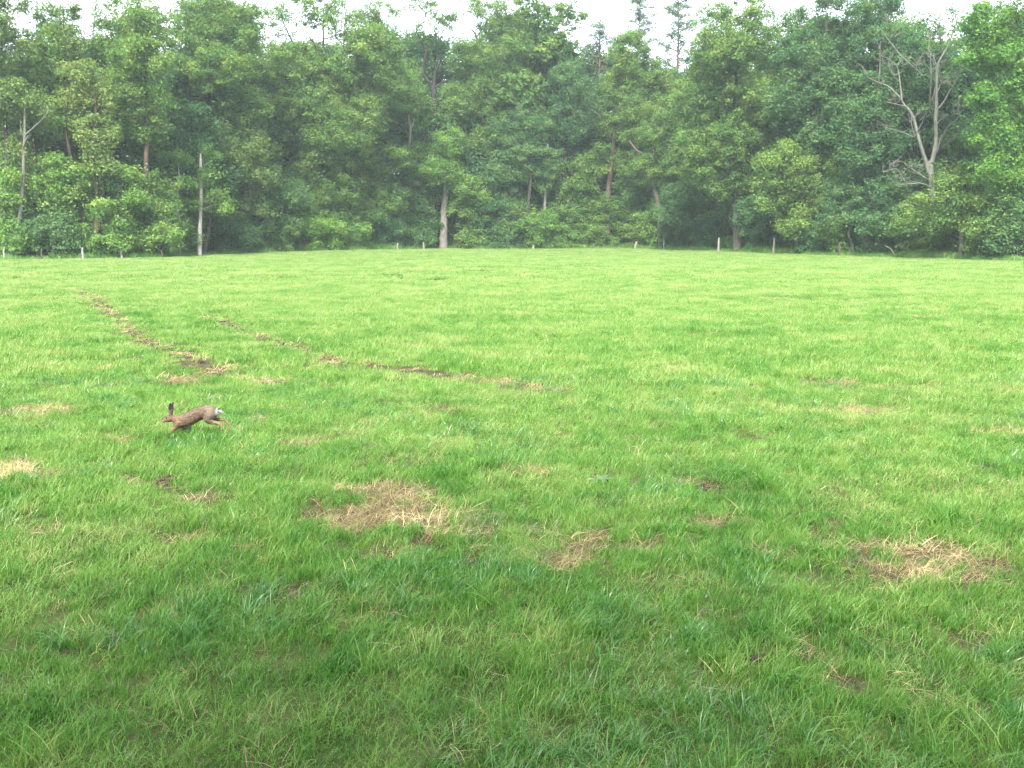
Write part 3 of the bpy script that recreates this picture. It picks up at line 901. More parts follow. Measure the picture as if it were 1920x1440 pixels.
A = 0.30     # airy
E = edge_at
TREES = [
    ('oak_tree', 18, E(18) + 3, None, [(-25, 60, 60, 60), (18, 115, 48, 50), (22, 190, 58, 45), (0, 245, 50, 36), (28, 25, 28, 25, .5)], dict(leaf='olive', r0=.28,
     label='yellowish green broadleaf tree at the left edge of the picture')),
    ('half_dead_tree', 30, E(40) + 1.2, px(0, [(90, 1280, 12), (105, 1180, 10), (120, 1060, 9), (130, 950, 9), (130, 850, 8), (135, 740, 7), (135, 660, 6), (140, 540, 4)]),
     [(60, 190, 30, 22, .4), (88, 205, 22, 18, .35), (28, 280, 22, 18, .35)], dict(bark='dead', leaf='olive', r0=.2,
     extra=[px(0, [(135, 730, 6), (200, 680, 4), (250, 640, 4), (290, 600, 3)]), px(0, [(122, 820, 5), (150, 770, 5), (182, 740, 3)]), px(0, [(135, 760, 4), (120, 700, 3), (125, 655, 2)])],
     label='pale half dead tree with bare forked branches near the left edge')),
    ('oak_tree', 92, E(92) + 5, None, [(85, 55, 32, 34), (100, 100, 46, 40), (58, 140, 42, 36), (112, 160, 44, 40), (70, 225, 40, 30, .4), (115, 235, 44, 34)], dict(leaf='oak', r0=.26,
     label='grey-green tree rising left of the narrow yellowish top')),
    ('narrow_tree', 134, E(134) + 4, None, [(135, 36, 15, 32), (138, 84, 20, 34), (132, 135, 26, 34), (135, 190, 30, 36)], dict(leaf='olive', bark='pine', r0=.2, tint0=.55,
     label='narrow spire-topped yellowish tree against the white sky at left')),
    ('airy_tree', 205, E(205) + 5, None, [(190, 40, 20, 30, A), (226, 26, 26, 30, A), (216, 80, 36, 30, .5), (190, 110, 34, 30, .6), (240, 70, 28, 30, .5)], dict(leaf='oak', bark='dark', r0=.2,
     label='thin see-through treetop between the narrow tree and the round oak')),
    ('larch_tree', 180, E(180) + 2, px(0, [(520, 1020, 10), (518, 900, 10), (515, 800, 10), (520, 650, 8), (520, 520, 5), (515, 420, 3)]),
     [(170, 190, 42, 48), (186, 250, 38, 46), (160, 150, 32, 34), (190, 310, 40, 26, .7)], dict(leaf='olive', bark='pine', r0=.2, tint0=.72,
     label='brownish yellow-green tree with thin upright stem in the left part')),
    ('pine_tree', 276, E(276) + 2.5, px(0, [(790, 1200, 12), (790, 1000, 13), (790, 850, 12), (795, 740, 11), (790, 500, 8), (785, 300, 5), (780, 180, 3)]),
     [(262, 65, 44, 46), (275, 125, 52, 50), (240, 175, 52, 44), (296, 205, 42, 46), (255, 240, 50, 34), (300, 60, 30, 34, .6)], dict(leaf='oak', bark='pine', r0=.26, tint0=.55,
     label='tall tree with straight reddish-brown trunk left of the pale birch')),
    ('oak_tree', 395, E(395) + 4, px(0, [(1135, 1200, 12), (1135, 900, 11), (1135, 700, 10), (1130, 450, 8), (1140, 250, 5)]),
     [(400, 58, 72, 54), (350, 105, 48, 52), (452, 82, 38, 55), (410, 145, 78, 48), (442, 205, 56, 40), (345, 175, 38, 28), (470, 50, 22, 28, .5), (362, 212, 40, 24, .5), (346, 262, 34, 28, .35), (404, 262, 28, 34, .6)], dict(leaf='oak', bark='dark', r0=.34,
     extra=[px(0, [(1092, 1000, 11), (1092, 830, 12), (1092, 700, 11), (1080, 560, 8)])], label='broad round-crowned oak above the pale birch')),
    ('birch_tree', 374, E(374) - .4, px(0, [(1078, 1290, 12), (1083, 1180, 9), (1085, 1050, 9), (1085, 950, 8), (1085, 880, 7), (1083, 830, 4)]),
     [(392, 360, 34, 20, .7), (408, 395, 26, 18, .7), (366, 345, 24, 18, .5), (382, 295, 32, 22, .6), (360, 385, 22, 16, .6), (394, 322, 24, 14, .6)], dict(leaf='bush', bark='birch', r0=.16,
     label='slim birch with white trunk at the field edge')),
    ('leaning_tree', 383, E(384) + 1.0, px(0, [(1110, 1300, 10), (1125, 1240, 8), (1132, 1180, 6), (1150, 1100, 4)]), [(402, 372, 22, 16, .5)], dict(leaf='bush', r0=.15, bark='oak',
     label='short grey stem leaning right beside the white birch')),
    ('forked_sapling', 336, E(336) + 1.6, px(0, [(965, 1200, 8), (950, 1100, 7), (955, 1050, 7), (975, 990, 5), (972, 950, 4), (960, 860, 2)]),
     [(318, 300, 30, 24, .5), (345, 285, 26, 20, .4), (330, 345, 34, 18, .5)], dict(leaf='oak', bark='dead', r0=.1, extra=[px(0, [(952, 1050, 5), (940, 1000, 4), (928, 965, 3)])],
     label='thin pale forked sapling between the brown trunk and the birch')),
    ('small_oak', 455, E(455) + 2, None, [(450, 275, 52, 62), (482, 325, 42, 46), (430, 245, 38, 38), (428, 330, 34, 40), (462, 385, 46, 30)], dict(leaf='olive', r0=.22, tint0=.4,
     label='lower olive-green oak crown right of the birch')),
    ('oak_tree', 590, E(590) + 3.5, px(1, [(430, 1200, 18), (430, 900, 16), (425, 700, 15), (430, 480, 13), (430, 380, 12), (420, 250, 6), (420, 120, 4)]),
     [(520, 70, 38, 42, .45), (588, 38, 56, 36, .42), (642, 68, 38, 42, .45), (545, 140, 66, 46), (632, 150, 56, 42), (580, 200, 76, 44), (520, 220, 56, 46)], dict(leaf='oak', bark='dark', r0=.4,
     extra=[px(1, [(430, 380, 9), (400, 280, 7), (370, 240, 5), (345, 200, 3)]), px(1, [(432, 385, 8), (490, 335, 6), (540, 290, 4)]), px(1, [(425, 420, 7), (300, 310, 6), (240, 200, 4), (200, 120, 3)]),
            px(1, [(425, 650, 10), (380, 610, 9), (330, 540, 8), (350, 490, 6), (378, 465, 4)])], label='tall oak with dark limbs showing through its open top left of centre')),
    ('oak_tree', 655, E(655) + 1.5, None, [(690, 62, 34, 38, .7), (722, 48, 26, 22, .5), (700, 112, 56, 42), (722, 160, 52, 38), (640, 255, 66, 56), (600, 310, 56, 52), (560, 345, 46, 46), (690, 220, 40, 40)],
     dict(leaf='oak', r0=.32, tint0=.55, label='oak with crown stepping down to the left, left of the forked dark limbs')),
    ('forked_oak', 818, E(818) + 4, px(1, [(1040, 1200, 18), (1040, 900, 17), (1030, 640, 16), (1020, 540, 16), (1015, 480, 15), (990, 440, 10), (960, 400, 9), (965, 340, 8), (975, 280, 6), (950, 220, 5), (925, 170, 3)]),
     [(790, 25, 46, 28, A), (830, 60, 32, 42, .36), (782, 82, 18, 26, .4), (864, 118, 26, 38, .8), (850, 205, 36, 52), (846, 262, 36, 36), (750, 200, 56, 54), (722, 240, 46, 46), (800, 230, 40, 40), (770, 140, 22, 24, .5)],
     dict(leaf='oak', bark='dark', r0=.34, extra=[px(1, [(985, 430, 9), (945, 390, 8), (922, 365, 7), (915, 340, 4)]), px(1, [(1018, 475, 9), (1025, 400, 7), (1040, 350, 6), (1035, 290, 4)]),
     px(1, [(1028, 472, 6), (1060, 442, 5), (1088, 435, 3)])], label='oak whose black forked limbs stand out against the sky at centre')),
    ('oak_tree', 831, E(831) + .8, px(1, [(1070, 1290, 22), (1072, 1200, 20), (1073, 1120, 18), (1080, 1060, 16), (1078, 950, 13), (1060, 860, 9), (1050, 760, 5)]),
     [(832, 320, 46, 30), (880, 355, 36, 26), (812, 368, 22, 16, .8), (864, 390, 42, 16, .9), (792, 300, 36, 34, .8), (900, 370, 22, 14, .8), (845, 270, 34, 30, .8)],
     dict(leaf='bush', bark='grey', r0=.5, label='oak with thick bare grey trunk standing at the field edge')),
    ('dead_snag', 768, E(768) + 3.2, px(1, [(890, 1150, 7), (888, 960, 6), (885, 800, 6), (892, 700, 6), (885, 650, 5), (880, 615, 3)]), [],
     dict(bark='dead', r0=.16, extra=[px(1, [(892, 700, 5), (905, 665, 4), (912, 640, 2)]), px(1, [(890, 918, 6), (850, 918, 6), (812, 930, 4)]), px(1, [(888, 1030, 4), (830, 1010, 5), (828, 1075, 4)]),
     px(1, [(888, 1000, 3), (800, 995, 3), (745, 1010, 4), (720, 1045, 4), (650, 1055, 3)])], label='bleached dead snag with broken side branches left of the thick grey trunk')),
    ('oak_tree', 900, E(900) + 4.5, px(1, [(1300, 1100, 16), (1300, 800, 14), (1295, 500, 12), (1285, 300, 8), (1260, 240, 7), (1240, 180, 5), (1215, 150, 3)]),
     [(880, 30, 28, 36, A), (920, 60, 38, 38, .4), (962, 40, 38, 42, A), (900, 130, 46, 38), (950, 120, 46, 42), (900, 190, 56, 50), (930, 262, 56, 52)], dict(leaf='oak', bark='dark', r0=.32,
     label='oak with open lacy top just right of the forked black limbs')),
    ('poplar_tree', 995, E(995) + 5, None, [(1000, 48, 32, 44, A), (1046, 62, 32, 44, A), (1085, 60, 22, 24, .22), (1000, 118, 56, 38, .8), (960, 180, 62, 46), (1050, 120, 40, 34, .5)], dict(leaf='oak', bark='dark', r0=.28, size=.28,
     tint0=.4, label='airy tree with sparse fluttering leaves against the sky, left of the pines')),
    ('oak_tree', 985, E(985) + 2, None, [(980, 240, 56, 52), (1000, 300, 52, 46), (940, 330, 46, 38), (960, 280, 50, 50)], dict(leaf='dark', r0=.26, tint0=.6,
     label='dense mid-height crown right of the thick grey trunk')),
    ('dark_tree', 1060, E(1060) + 3, px(2, [(340, 1110, 15), (345, 850, 14), (350, 650, 11), (360, 450, 7)]), [(1060, 165, 46, 44), (1062, 225, 46, 52), (1092, 190, 36, 36), (1050, 290, 36, 32, .8)],
     dict(leaf='dark', bark='dark', r0=.3, label='dark tree with straight blackish trunk left of the pale brown one')),
    ('thin_tree', 1023, E(1023) + 1.8, px(2, [(235, 1110, 8), (243, 1000, 7), (252, 890, 6), (250, 780, 4)]), [(1030, 325, 26, 22, .6), (1020, 350, 20, 16, .6)], dict(leaf='oak', bark='dead', r0=.13,
     label='thin grey-stemmed young tree in the dark centre of the wood edge')),
    ('aspen_tree', 1138, E(1138) + 2.2, px(2, [(575, 1080, 14), (585, 960, 13), (600, 830, 11), (610, 700, 9), (612, 600, 7), (610, 500, 5), (640, 380, 4)]),
     [(1180, 120, 46, 44), (1162, 180, 46, 44), (1200, 232, 54, 50), (1128, 292, 32, 34, .6), (1160, 310, 26, 24, .6), (1232, 172, 46, 44), (1125, 240, 26, 30, .5)], dict(leaf='oak', bark='pine', r0=.28, tint0=.58,
     label='tree with slightly leaning pale brown trunk below the two pines')),
    ('leaning_tree', 1238, E(1238) + 2.5, px(2, [(850, 1130, 12), (830, 1030, 12), (815, 960, 11), (815, 850, 10), (850, 700, 7), (870, 560, 4)]),
     [(1252, 240, 54, 44), (1232, 310, 52, 46), (1282, 200, 44, 44), (1270, 300, 40, 40)], dict(leaf='oak', bark='oak', r0=.28, extra=[px(2, [(815, 850, 7), (740, 815, 6), (700, 758, 4)])], tint0=.5,
     label='left-leaning tree between the pale brown trunk and the big right-hand oak')),
    ('oak_tree', 1382, E(1382) + 1.0, px(2, [(1275, 1330, 24), (1275, 1200, 22), (1265, 1060, 18), (1260, 850, 15), (1265, 600, 11), (1270, 400, 7)]),
     [(1340, 60, 38, 36, .7), (1402, 56, 46, 32, .6), (1350, 118, 64, 46), (1422, 92, 46, 44), (1330, 188, 64, 52), (1402, 198, 74, 54), (1372, 268, 76, 52), (1302, 280, 46, 50), (1345, 335, 56, 34), (1420, 330, 46, 40)],
     dict(leaf='oak', bark='oak', r0=.5, tint0=.5, label='big full oak with thick shaded trunk right of centre')),
    ('oak_tree', 1515, E(1515) + 3, None, [(1490, 60, 36, 32, .7), (1546, 45, 38, 32, .7), (1500, 120, 56, 46), (1572, 92, 46, 44), (1480, 190, 56, 52), (1552, 180, 64, 54), (1602, 170, 46, 52), (1540, 250, 64, 44)],
     dict(leaf='dark', r0=.4, tint0=.62, label='tall dense oak between the big oak and the dead tree')),
    ('hornbeam_tree', 1500, E(1500) + .9, None, [(1470, 310, 54, 44), (1532, 330, 54, 42), (1440, 362, 36, 36), (1562, 380, 46, 34), (1500, 385, 54, 36), (1470, 420, 40, 24, .8)], dict(leaf='oak', r0=.24, tint0=.66,
     label='lower light green round crown bulging over the field edge right of centre')),
    ('maple_tree', 1640, E(1640) + 6, None, [(1610, 38, 32, 28), (1652, 28, 34, 28), (1684, 34, 28, 28), (1662, 80, 38, 36), (1630, 100, 40, 34)], dict(leaf='dark', r0=.3, tint0=.5,
     label='dark bluish-green treetop left of the dead tree')),
    ('oak_tree', 1635, E(1635) + 2.4, None, [(1620, 230, 46, 52), (1642, 300, 46, 52), (1602, 300, 36, 46), (1652, 180, 44, 46), (1692, 112, 36, 42), (1680, 250, 34, 46), (1640, 370, 46, 40)], dict(leaf='dark', r0=.3, tint0=.45,
     label='dark oak directly left of the dead tree')),
    ('oak_tree', 1765, E(1765) + 6, None, [(1762, 150, 64, 52), (1742, 230, 56, 54), (1792, 270, 46, 52), (1722, 330, 46, 46), (1770, 60, 46, 34, .28), (1800, 200, 40, 46), (1770, 330, 50, 40)], dict(leaf='dark', r0=.3, tint0=.4,
     label='shaded green tree behind the dead tree')),
    ('oak_tree', 1905, E(1905) + 2.6, None, [(1852, 62, 54, 42), (1912, 40, 46, 46), (1830, 112, 36, 36), (1882, 122, 56, 46), (1892, 190, 56, 46), (1862, 250, 46, 44), (1912, 270, 46, 52), (1842, 196, 28, 34), (1872, 320, 54, 40), (1920, 350, 50, 40), (1960, 160, 60, 60)],
     dict(leaf='bright', r0=.32, bark='dark', tint0=.55, label='large bright green tree filling the right edge of the picture')),
    ('young_oak', 1800, E(1800) + .6, None, [(1800, 332, 40, 34), (1780, 380, 44, 34), (1842, 390, 54, 38), (1750, 410, 40, 28), (1805, 425, 60, 28), (1740, 375, 28, 18, .7), (1775, 345, 26, 20, .7)], dict(leaf='oak', r0=.18, tint0=.6,
     label='leafy young tree growing at the foot of the dead tree')),
    ('young_tree', 100, E(100) + 2, None, [(80, 312, 54, 30), (132, 332, 62, 34), (40, 352, 46, 34), (100, 375, 60, 30)], dict(leaf='bush', r0=.18, tint0=.5,
     label='spreading young tree with layered foliage at lower left')),
    ('young_tree', 215, E(215) + 1.0, None, [(212, 400, 54, 28), (252, 382, 34, 24), (172, 422, 36, 24), (235, 340, 40, 26, .8)], dict(leaf='bush', r0=.15, tint0=.62,
     label='young tree with bright fan-like sprays at lower left, left of the brown trunk')),
    ('young_tree', 520, E(520) + 2, None, [(505, 390, 44, 36), (540, 360, 40, 34), (520, 420, 46, 30)], dict(leaf='dark', r0=.14, tint0=.6, label='dark young tree between the olive oak crown and the bright bush')),
    ('young_tree', 610, E(610) + 2.4, None, [(590, 385, 44, 32), (635, 360, 44, 36), (620, 405, 50, 26)], dict(leaf='oak', r0=.14, tint0=.45, label='layered young tree rising behind the bright sunlit bush')),
    ('young_tree', 700, E(700) + 2.2, None, [(690, 330, 46, 36), (720, 375, 44, 32), (680, 400, 44, 28), (740, 300, 36, 32, .8)], dict(leaf='oak', r0=.15, tint0=.5, label='young tree with drooping sprays left of the dead snag')),
    ('young_tree', 775, E(775) + 2.6, None, [(775, 400, 40, 30), (760, 360, 36, 30, .8), (800, 425, 36, 24)], dict(leaf='dark', r0=.13, tint0=.6, label='shaded young tree in the hollow left of the thick grey trunk')),
    ('young_tree', 925, E(925) + 2.4, None, [(920, 400, 44, 30), (950, 380, 40, 32), (900, 425, 40, 22)], dict(leaf='dark', r0=.13, tint0=.55, label='shaded young tree right of the thick grey trunk')),
    ('young_tree', 1095, E(1095) + 3, None, [(1080, 360, 40, 36), (1110, 390, 44, 30), (1060, 400, 40, 26), (1100, 320, 36, 34)], dict(leaf='oak', r0=.14, tint0=.4, label='young tree left of the pale brown trunk')),
    ('young_tree', 1195, E(1195) + 2.8, None, [(1185, 350, 40, 36), (1210, 385, 44, 32), (1180, 410, 44, 24)], dict(leaf='dark', r0=.14, tint0=.65, label='young tree right of the pale brown trunk')),
    ('young_tree', 1290, E(1290) + 2.0, None, [(1285, 370, 44, 36), (1305, 410, 44, 30), (1265, 405, 40, 30), (1320, 380, 36, 36)], dict(leaf='dark', r0=.15, tint0=.6, label='dark young tree between the leaning tree and the big oak trunk')),
    ('young_tree', 1425, E(1425) + 2.4, None, [(1420, 390, 40, 34), (1445, 415, 40, 28), (1400, 420, 30, 26)], dict(leaf='dark', r0=.13, tint0=.5, label='dark young tree right of the big oak trunk')),
    ('young_tree', 1600, E(1600) + 1.6, None, [(1595, 370, 44, 40), (1625, 410, 46, 34), (1580, 410, 40, 32)], dict(leaf='dark', r0=.14, tint0=.6, label='bushy young tree behind the brown fence post')),
    ('young_tree', 1690, E(1690) + 2.2, None, [(1690, 380, 44, 38), (1675, 420, 44, 32), (1710, 410, 44, 34)], dict(leaf='dark', r0=.14, tint0=.5, label='bushy young tree left of the dead oak trunk')),
    ('young_tree', 1885, E(1885) + 1.5, None, [(1880, 385, 48, 40), (1910, 410, 50, 40), (1860, 420, 44, 34)], dict(leaf='oak', r0=.15, tint0=.4, label='shaded young tree under the bright green tree at right')),
    ('young_tree', 300, E(300) + 1.8, None, [(300, 390, 36, 30), (320, 420, 34, 24), (285, 350, 34, 28, .7)], dict(leaf='oak', r0=.12, tint0=.5, label='young tree just right of the reddish-brown trunk')),
]
for i, (nm, bu, dist, stem, lobes, kw) in enumerate(TREES):
    make_tree(nm, bu, dist, stem, lobes, seed=i + 1, **kw)

# the dead oak, limb by limb
DEAD = [
    [(940, 880, 20), (955, 780, 17), (948, 680, 15), (945, 560, 13), (940, 450, 11), (935, 380, 9), (950, 330, 7), (985, 260, 5), (1005, 190, 4), (1025, 100, 3), (1030, 30, 2)],
    [(928, 930, 18), (905, 850, 15), (880, 770, 14), (860, 690, 13), (835, 610, 11), (795, 560, 9), (770, 520, 8), (720, 470, 6), (680, 450, 5), (620, 425, 4), (590, 395, 3), (575, 370, 2)],
    [(780, 540, 6), (775, 460, 5), (770, 400, 4), (760, 350, 3), (720, 315, 2.5), (675, 290, 1.5)], [(770, 440, 3), (740, 410, 2.4), (710, 360, 1.5)],
    [(800, 575, 4), (750, 560, 3), (715, 545, 2)], [(845, 740, 4), (790, 710, 3), (705, 683, 2)], [(866, 710, 6), (878, 650, 5), (868, 615, 3)],
    [(945, 540, 8), (960, 480, 7), (968, 420, 6), (972, 370, 5), (958, 345, 4), (945, 300, 3)], [(955, 520, 5), (985, 480, 4), (1000, 450, 3), (1040, 445, 2)],
    [(955, 610, 7), (1000, 550, 7), (1020, 500, 6), (1045, 460, 5), (1050, 420, 4), (1075, 390, 2)], [(955, 710, 6), (985, 660, 5), (1020, 635, 4), (1060, 610, 2)],
    [(955, 850, 8), (985, 770, 7), (1010, 720, 6), (1050, 670, 5), (1090, 635, 5), (1095, 580, 5), (1100, 520, 4)], [(1000, 800, 3), (1060, 750, 3), (1110, 710, 2)],
    [(945, 610, 4), (915, 560, 5), (905, 480, 6), (890, 410, 5), (850, 370, 3), (800, 350, 2)], [(890, 410, 3), (880, 350, 2), (875, 320, 1.5)],
    [(860, 380, 3), (790, 300, 4), (765, 250, 3), (740, 200, 3), (720, 150, 2), (700, 110, 1.5)], [(930, 975, 6), (870, 930, 5), (830, 900, 4), (800, 870, 3), (755, 868, 2)],
    [(935, 893, 4), (890, 890, 4), (870, 905, 3.5), (868, 940, 3)], [(935, 1010, 5), (860, 990, 5), (800, 995, 4), (770, 965, 4), (745, 925, 3), (715, 915, 3), (680, 930, 2)],
    [(860, 992, 4), (800, 997, 4), (768, 998, 3)], [(745, 922, 2.4), (735, 900, 2), (722, 885, 1.5)], [(975, 280, 3), (965, 210, 2), (960, 150, 1.4)], [(935, 400, 4), (925, 310, 3), (915, 200, 2)],
    [(1003, 200, 3), (960, 120, 2), (930, 60, 1.4)], [(1010, 160, 3), (1070, 100, 2), (1110, 50, 1.4)], [(835, 610, 4), (826, 660, 3), (845, 740, 3)],
]
rngd = np.random.default_rng(77)
dd = E(1748) + 1.8
base = at(1750, 470, dd)
base[2] = 0
dead = link('dead_oak_tree', None, loc=base)
tag(dead, 'dead oak with bare bleached branches and twin stems at right', 'tree')
kk = dd / FPX


def limb_mesh(pts, off0, off1, sides):
    P = []
    for i, q in enumerate(px(3, pts)):
        p = at(q[0], q[1], dd) - base
        f = i / (len(pts) - 1)
        P.append([p[0], off0 * (1 - f) + off1 * f, p[2], max(q[2] * kk * 0.64, 0.018)])
    return tube(P, sides, True, 0.10, rngd)


V, F = join([limb_mesh([(965, 1345, 36), (962, 1250, 31), (958, 1120, 28), (945, 1000, 26), (935, 930, 25), (940, 870, 22)], 0, 0, 12)])
link('trunk', mesh_np('trunk', V, F, None, BARK['dead'], True), dead)
for pts in DEAD:
    V, F = join([limb_mesh(pts, rngd.normal(0, 0.12), rngd.normal(0, 1.4), 8)])
    link('limb', mesh_np('limb', V, F, None, BARK['dead'], True), dead)
tw = []
for pts in DEAD:
    q = px(3, pts)
    for _ in range(9):
        i = rngd.integers(max(1, len(q) // 2), len(q))
        p = at(q[i][0], q[i][1], dd) - base
        d = rngd.normal(0, 1, 3) * np.array([1, .8, .5]) + np.array([0, 0, .8])
        d /= np.linalg.norm(d)
        L = rngd.uniform(.4, 1.5)
        tw.append(tube([[*p, .022], [*(p + d * L * .5 + rngd.normal(0, .12, 3)), .016], [*(p + d * L), .008]], 5))
V, F = join(tw)
link('twigs', mesh_np('twigs', V, F, None, BARK['dead'], True), dead)['kind'] = 'stuff'


# tall pines in the second row
def make_pine(u, top_v, dist, seed, label, w=1.25):
    rng = np.random.default_rng(seed)
    b = at(u, 470, dist)
    root = np.array([b[0], dist, 0.0])
    H = at(u, top_v, dist)[2]
    e = tag(link('pine_tree', None, loc=root), label, 'tree')
    lean = rng.normal(0, .25)
    S = np.array([[lean * f, 0, H * f - .1, .30 * (1 - f) ** .8 + .02] for f in np.linspace(0, 1, 8)])
    link('trunk', mesh_np('trunk', *(lambda q: (q[0], q[1]))(join([tube(S, 9, True, .04, rng)])), None, BARK['pine'], True), e)
    a, bb, tips, rad = [], [], [], []
    z = H * .40
    while z < H - .1:
        f = (z - H * .40) / (H * .60)
        L = w * (3.3 * (1 - f) ** .6 + .45) * rng.uniform(.55, 1.2)
        an = rng.uniform(0, 6.283)
        p0 = np.array([lean * z / H, 0, z])
        p1 = p0 + np.array([math.cos(an) * L, math.sin(an) * L, L * rng.uniform(.15, .65)])
        a.append(p0)
        bb.append(p1)
        for q in np.arange(.4, 1.01, .2):
            tips.append(p0 + (p1 - p0) * q + rng.normal(0, .16, 3))
            rad.append(rng.uniform(.35, .7))
        z += rng.uniform(.08, .34)
    tips.append(np.array([lean, 0, H]))
    rad.append(.35)
    a, bb = np.array(a), np.array(bb)
    v, f4, _ = segs_mesh(a, bb, np.full(len(a), .06), np.full(len(a), .018))
    link('branches', mesh_np('branches', v, [f4], None, BARK['pine'], True), e)['kind'] = 'stuff'
    v, f4, t = leaves(rng, np.array(tips), np.array(rad), 42, .24, .5, flat=.6, aspect=.35)
    link('crown', mesh_np('crown', v, f4, {'tint': t}, LEAF['pine']), e)['kind'] = 'stuff'
    return e


make_pine(1183, -4, E(1183) + 9, 3, 'left one of the two pines standing clear against the white sky')
make_pine(1264, -6, E(1264) + 9, 4, 'right one of the two pines, with pale stem visible against the sky')
make_pine(1122, 42, E(1122) + 8, 5, 'shorter sparse pine left of the two clear pines', 1.05)
make_pine(1612, 4, E(1612) + 11, 6, 'dark pine tip peeping over the trees left of the dead oak', 1.1)

# the deeper wood: alike trees behind the front row
def generic(seed, H, leaf):
    rng = np.random.default_rng(seed)
    lob = []
    for k in range(9):
        an = k * 2.4 + rng.uniform(-.4, .4)
        f = rng.uniform(.0, 1)
        z = H * (.30 + .58 * f)
        R = (1 - .75 * f) * H * .17
        lob.append((np.array([R * math.cos(an), R * math.sin(an), z]), np.array([1, 1, .9]) * rng.uniform(.11, .15) * H, 1.0))
    lob.append((np.array([0, 0, H * .9]), np.array([.11, .11, .1]) * H, 1.0))
    S = np.array([[rng.normal(0, .12), rng.normal(0, .12), H * .95 * f - .15, .30 * (1 - f) + .03] for f in np.linspace(0, 1, 7)])
    tips = clumps_in(rng, lob, .95, .42)
    st = [s for s in S if s[2] > H * .28]
    bv, b4, _ = grow(rng, st, tips, tip_r=.02)
    v, f4, t = leaves(rng, tips, .95 * rng.uniform(.8, 1.3, len(tips)), 170, .21, .45)
    tv, tf = join([tube(S, 9, True, .05, rng)])
    return (mesh_np('trunk', tv, tf, None, BARK['dark'], True), mesh_np('branches', bv, [b4], None, BARK['dark'], True), mesh_np('crown', v, f4, {'tint': t}, LEAF[leaf]))


GEN = [generic(11, 18, 'dark'), generic(12, 17, 'oak'), generic(13, 19, 'dark'), generic(14, 16, 'oak')]
rg = random.Random(5)


def place_generic(x, y, sc, rz, data, label, group):
    e = tag(link('woodland_tree', None, loc=(x, y, 0)), label, 'tree', group)
    e.rotation_euler.z = rz
    e.scale = (sc * rg.uniform(.95, 1.15), sc * rg.uniform(.95, 1.15), sc)
    for nm, me in zip(('trunk', 'branches', 'crown'), data):
        o = link(nm, me, e)
        if nm != 'trunk':
            o['kind'] = 'stuff'
    return e


LAND = [(0, 'left edge of the picture'), (45, 'pale half dead tree'), (135, 'narrow spire-topped tree'), (215, 'bright fan-like young tree'), (276, 'straight reddish-brown trunk'),
        (336, 'forked sapling'), (377, 'white birch'), (455, 'olive oak crown'), (520, 'dark young tree'), (596, 'bright sunlit bush'), (655, 'oak stepping down leftwards'), (720, 'drooping young tree'),
        (768, 'dead snag'), (832, 'thick grey trunk'), (900, 'lacy-topped oak'), (960, 'dark rounded bush'), (1023, 'thin grey-stemmed tree'), (1060, 'straight blackish trunk'), (1145, 'pale brown trunk'),
        (1185, 'left clear pine'), (1238, 'leaning tree'), (1264, 'right clear pine'), (1382, 'big full oak'), (1450, 'last tall fence post'), (1500, 'light green round crown'), (1573, 'brown fence post'),
        (1640, 'dark bluish treetop'), (1668, 'fallen pale branch'), (1748, 'dead oak'), (1838, 'low bush right of the dead oak'), (1905, 'bright green tree at the right edge')]
USED = set()


def whereabouts(prefix, u):
    """a label of its own, by the nearest thing one can find in the picture"""
    near = sorted(LAND, key=lambda q: abs(q[0] - u))
    cand = []
    for q in near[:3]:
        if abs(q[0] - u) < 16:
            cand.append('behind the ' + q[1])
        cand += [('just left of the ' if u < q[0] else 'just right of the ') + q[1]]
    lo = max([q for q in LAND if q[0] <= u], default=LAND[0], key=lambda q: q[0])
    hi = min([q for q in LAND if q[0] > u], default=LAND[-1], key=lambda q: q[0])
    cand.append('between the %s and the %s' % (lo[1], hi[1]))
    cand += [('a little left of the ' if u < q[0] else 'a little right of the ') + q[1] for q in near]
    for c_ in cand:
        if prefix + ' ' + c_ not in USED and len((prefix + ' ' + c_).split()) <= 16:
            USED.add(prefix + ' ' + c_)
            return prefix + ' ' + c_
    return prefix


SKY_U = [0, 30, 62, 80, 135, 165, 190, 235, 300, 340, 440, 480, 520, 560, 600, 650, 680, 722, 752, 775, 830, 848, 880, 960, 1010, 1050, 1066, 1085, 1102, 1122, 1180, 1216, 1262, 1302, 1335, 1440, 1460, 1500, 1545, 1576, 1610, 1690, 1722, 1770, 1832, 1920]
SKY_V = [0, 20, 60, 28, 5, 75, 20, 5, 20, 5, 5, 25, 20, 8, 0, 10, 28, 22, 45, 5, 5, 40, 5, 5, 15, 12, 42, 35, 80, 60, 70, 85, 80, 85, 25, 28, 40, 28, 15, 36, 8, 5, 35, 10, 5, 0]
k = 0
for u in range(-40, 1980, 46):
    dist = E(u) + rg.uniform(9, 15)
    uu = u + rg.uniform(-12, 12)
    p = at(uu, 470, dist)
    g_ = GEN[k % 4]
    h_ = max(v_.co.z for v_ in g_[2].vertices) if k < 4 else GH[k % 4]
    if k == 0:
        GH = [max(v_.co.z for v_ in q[2].vertices) for q in GEN]
        h_ = GH[0]
    top_v = float(np.interp(uu, SKY_U, SKY_V)) + rg.uniform(-10, 34)
    if 325 < u < 395 or u < 50:
        top_v += 60
    elif 490 < uu < 690 or 740 < uu < 960 or 980 < uu < 1110 or 1200 < uu < 1310:
        top_v += 48
    elif uu < 260 or 1420 < uu < 1480 or 1690 < uu < 1800:
        top_v += 30
    place_generic(p[0], dist, at(uu, top_v, dist)[2] / h_, rg.uniform(0, 6.28), g_, whereabouts('tall second-row tree', uu), 'trees of the second row in the wood')
    k += 1
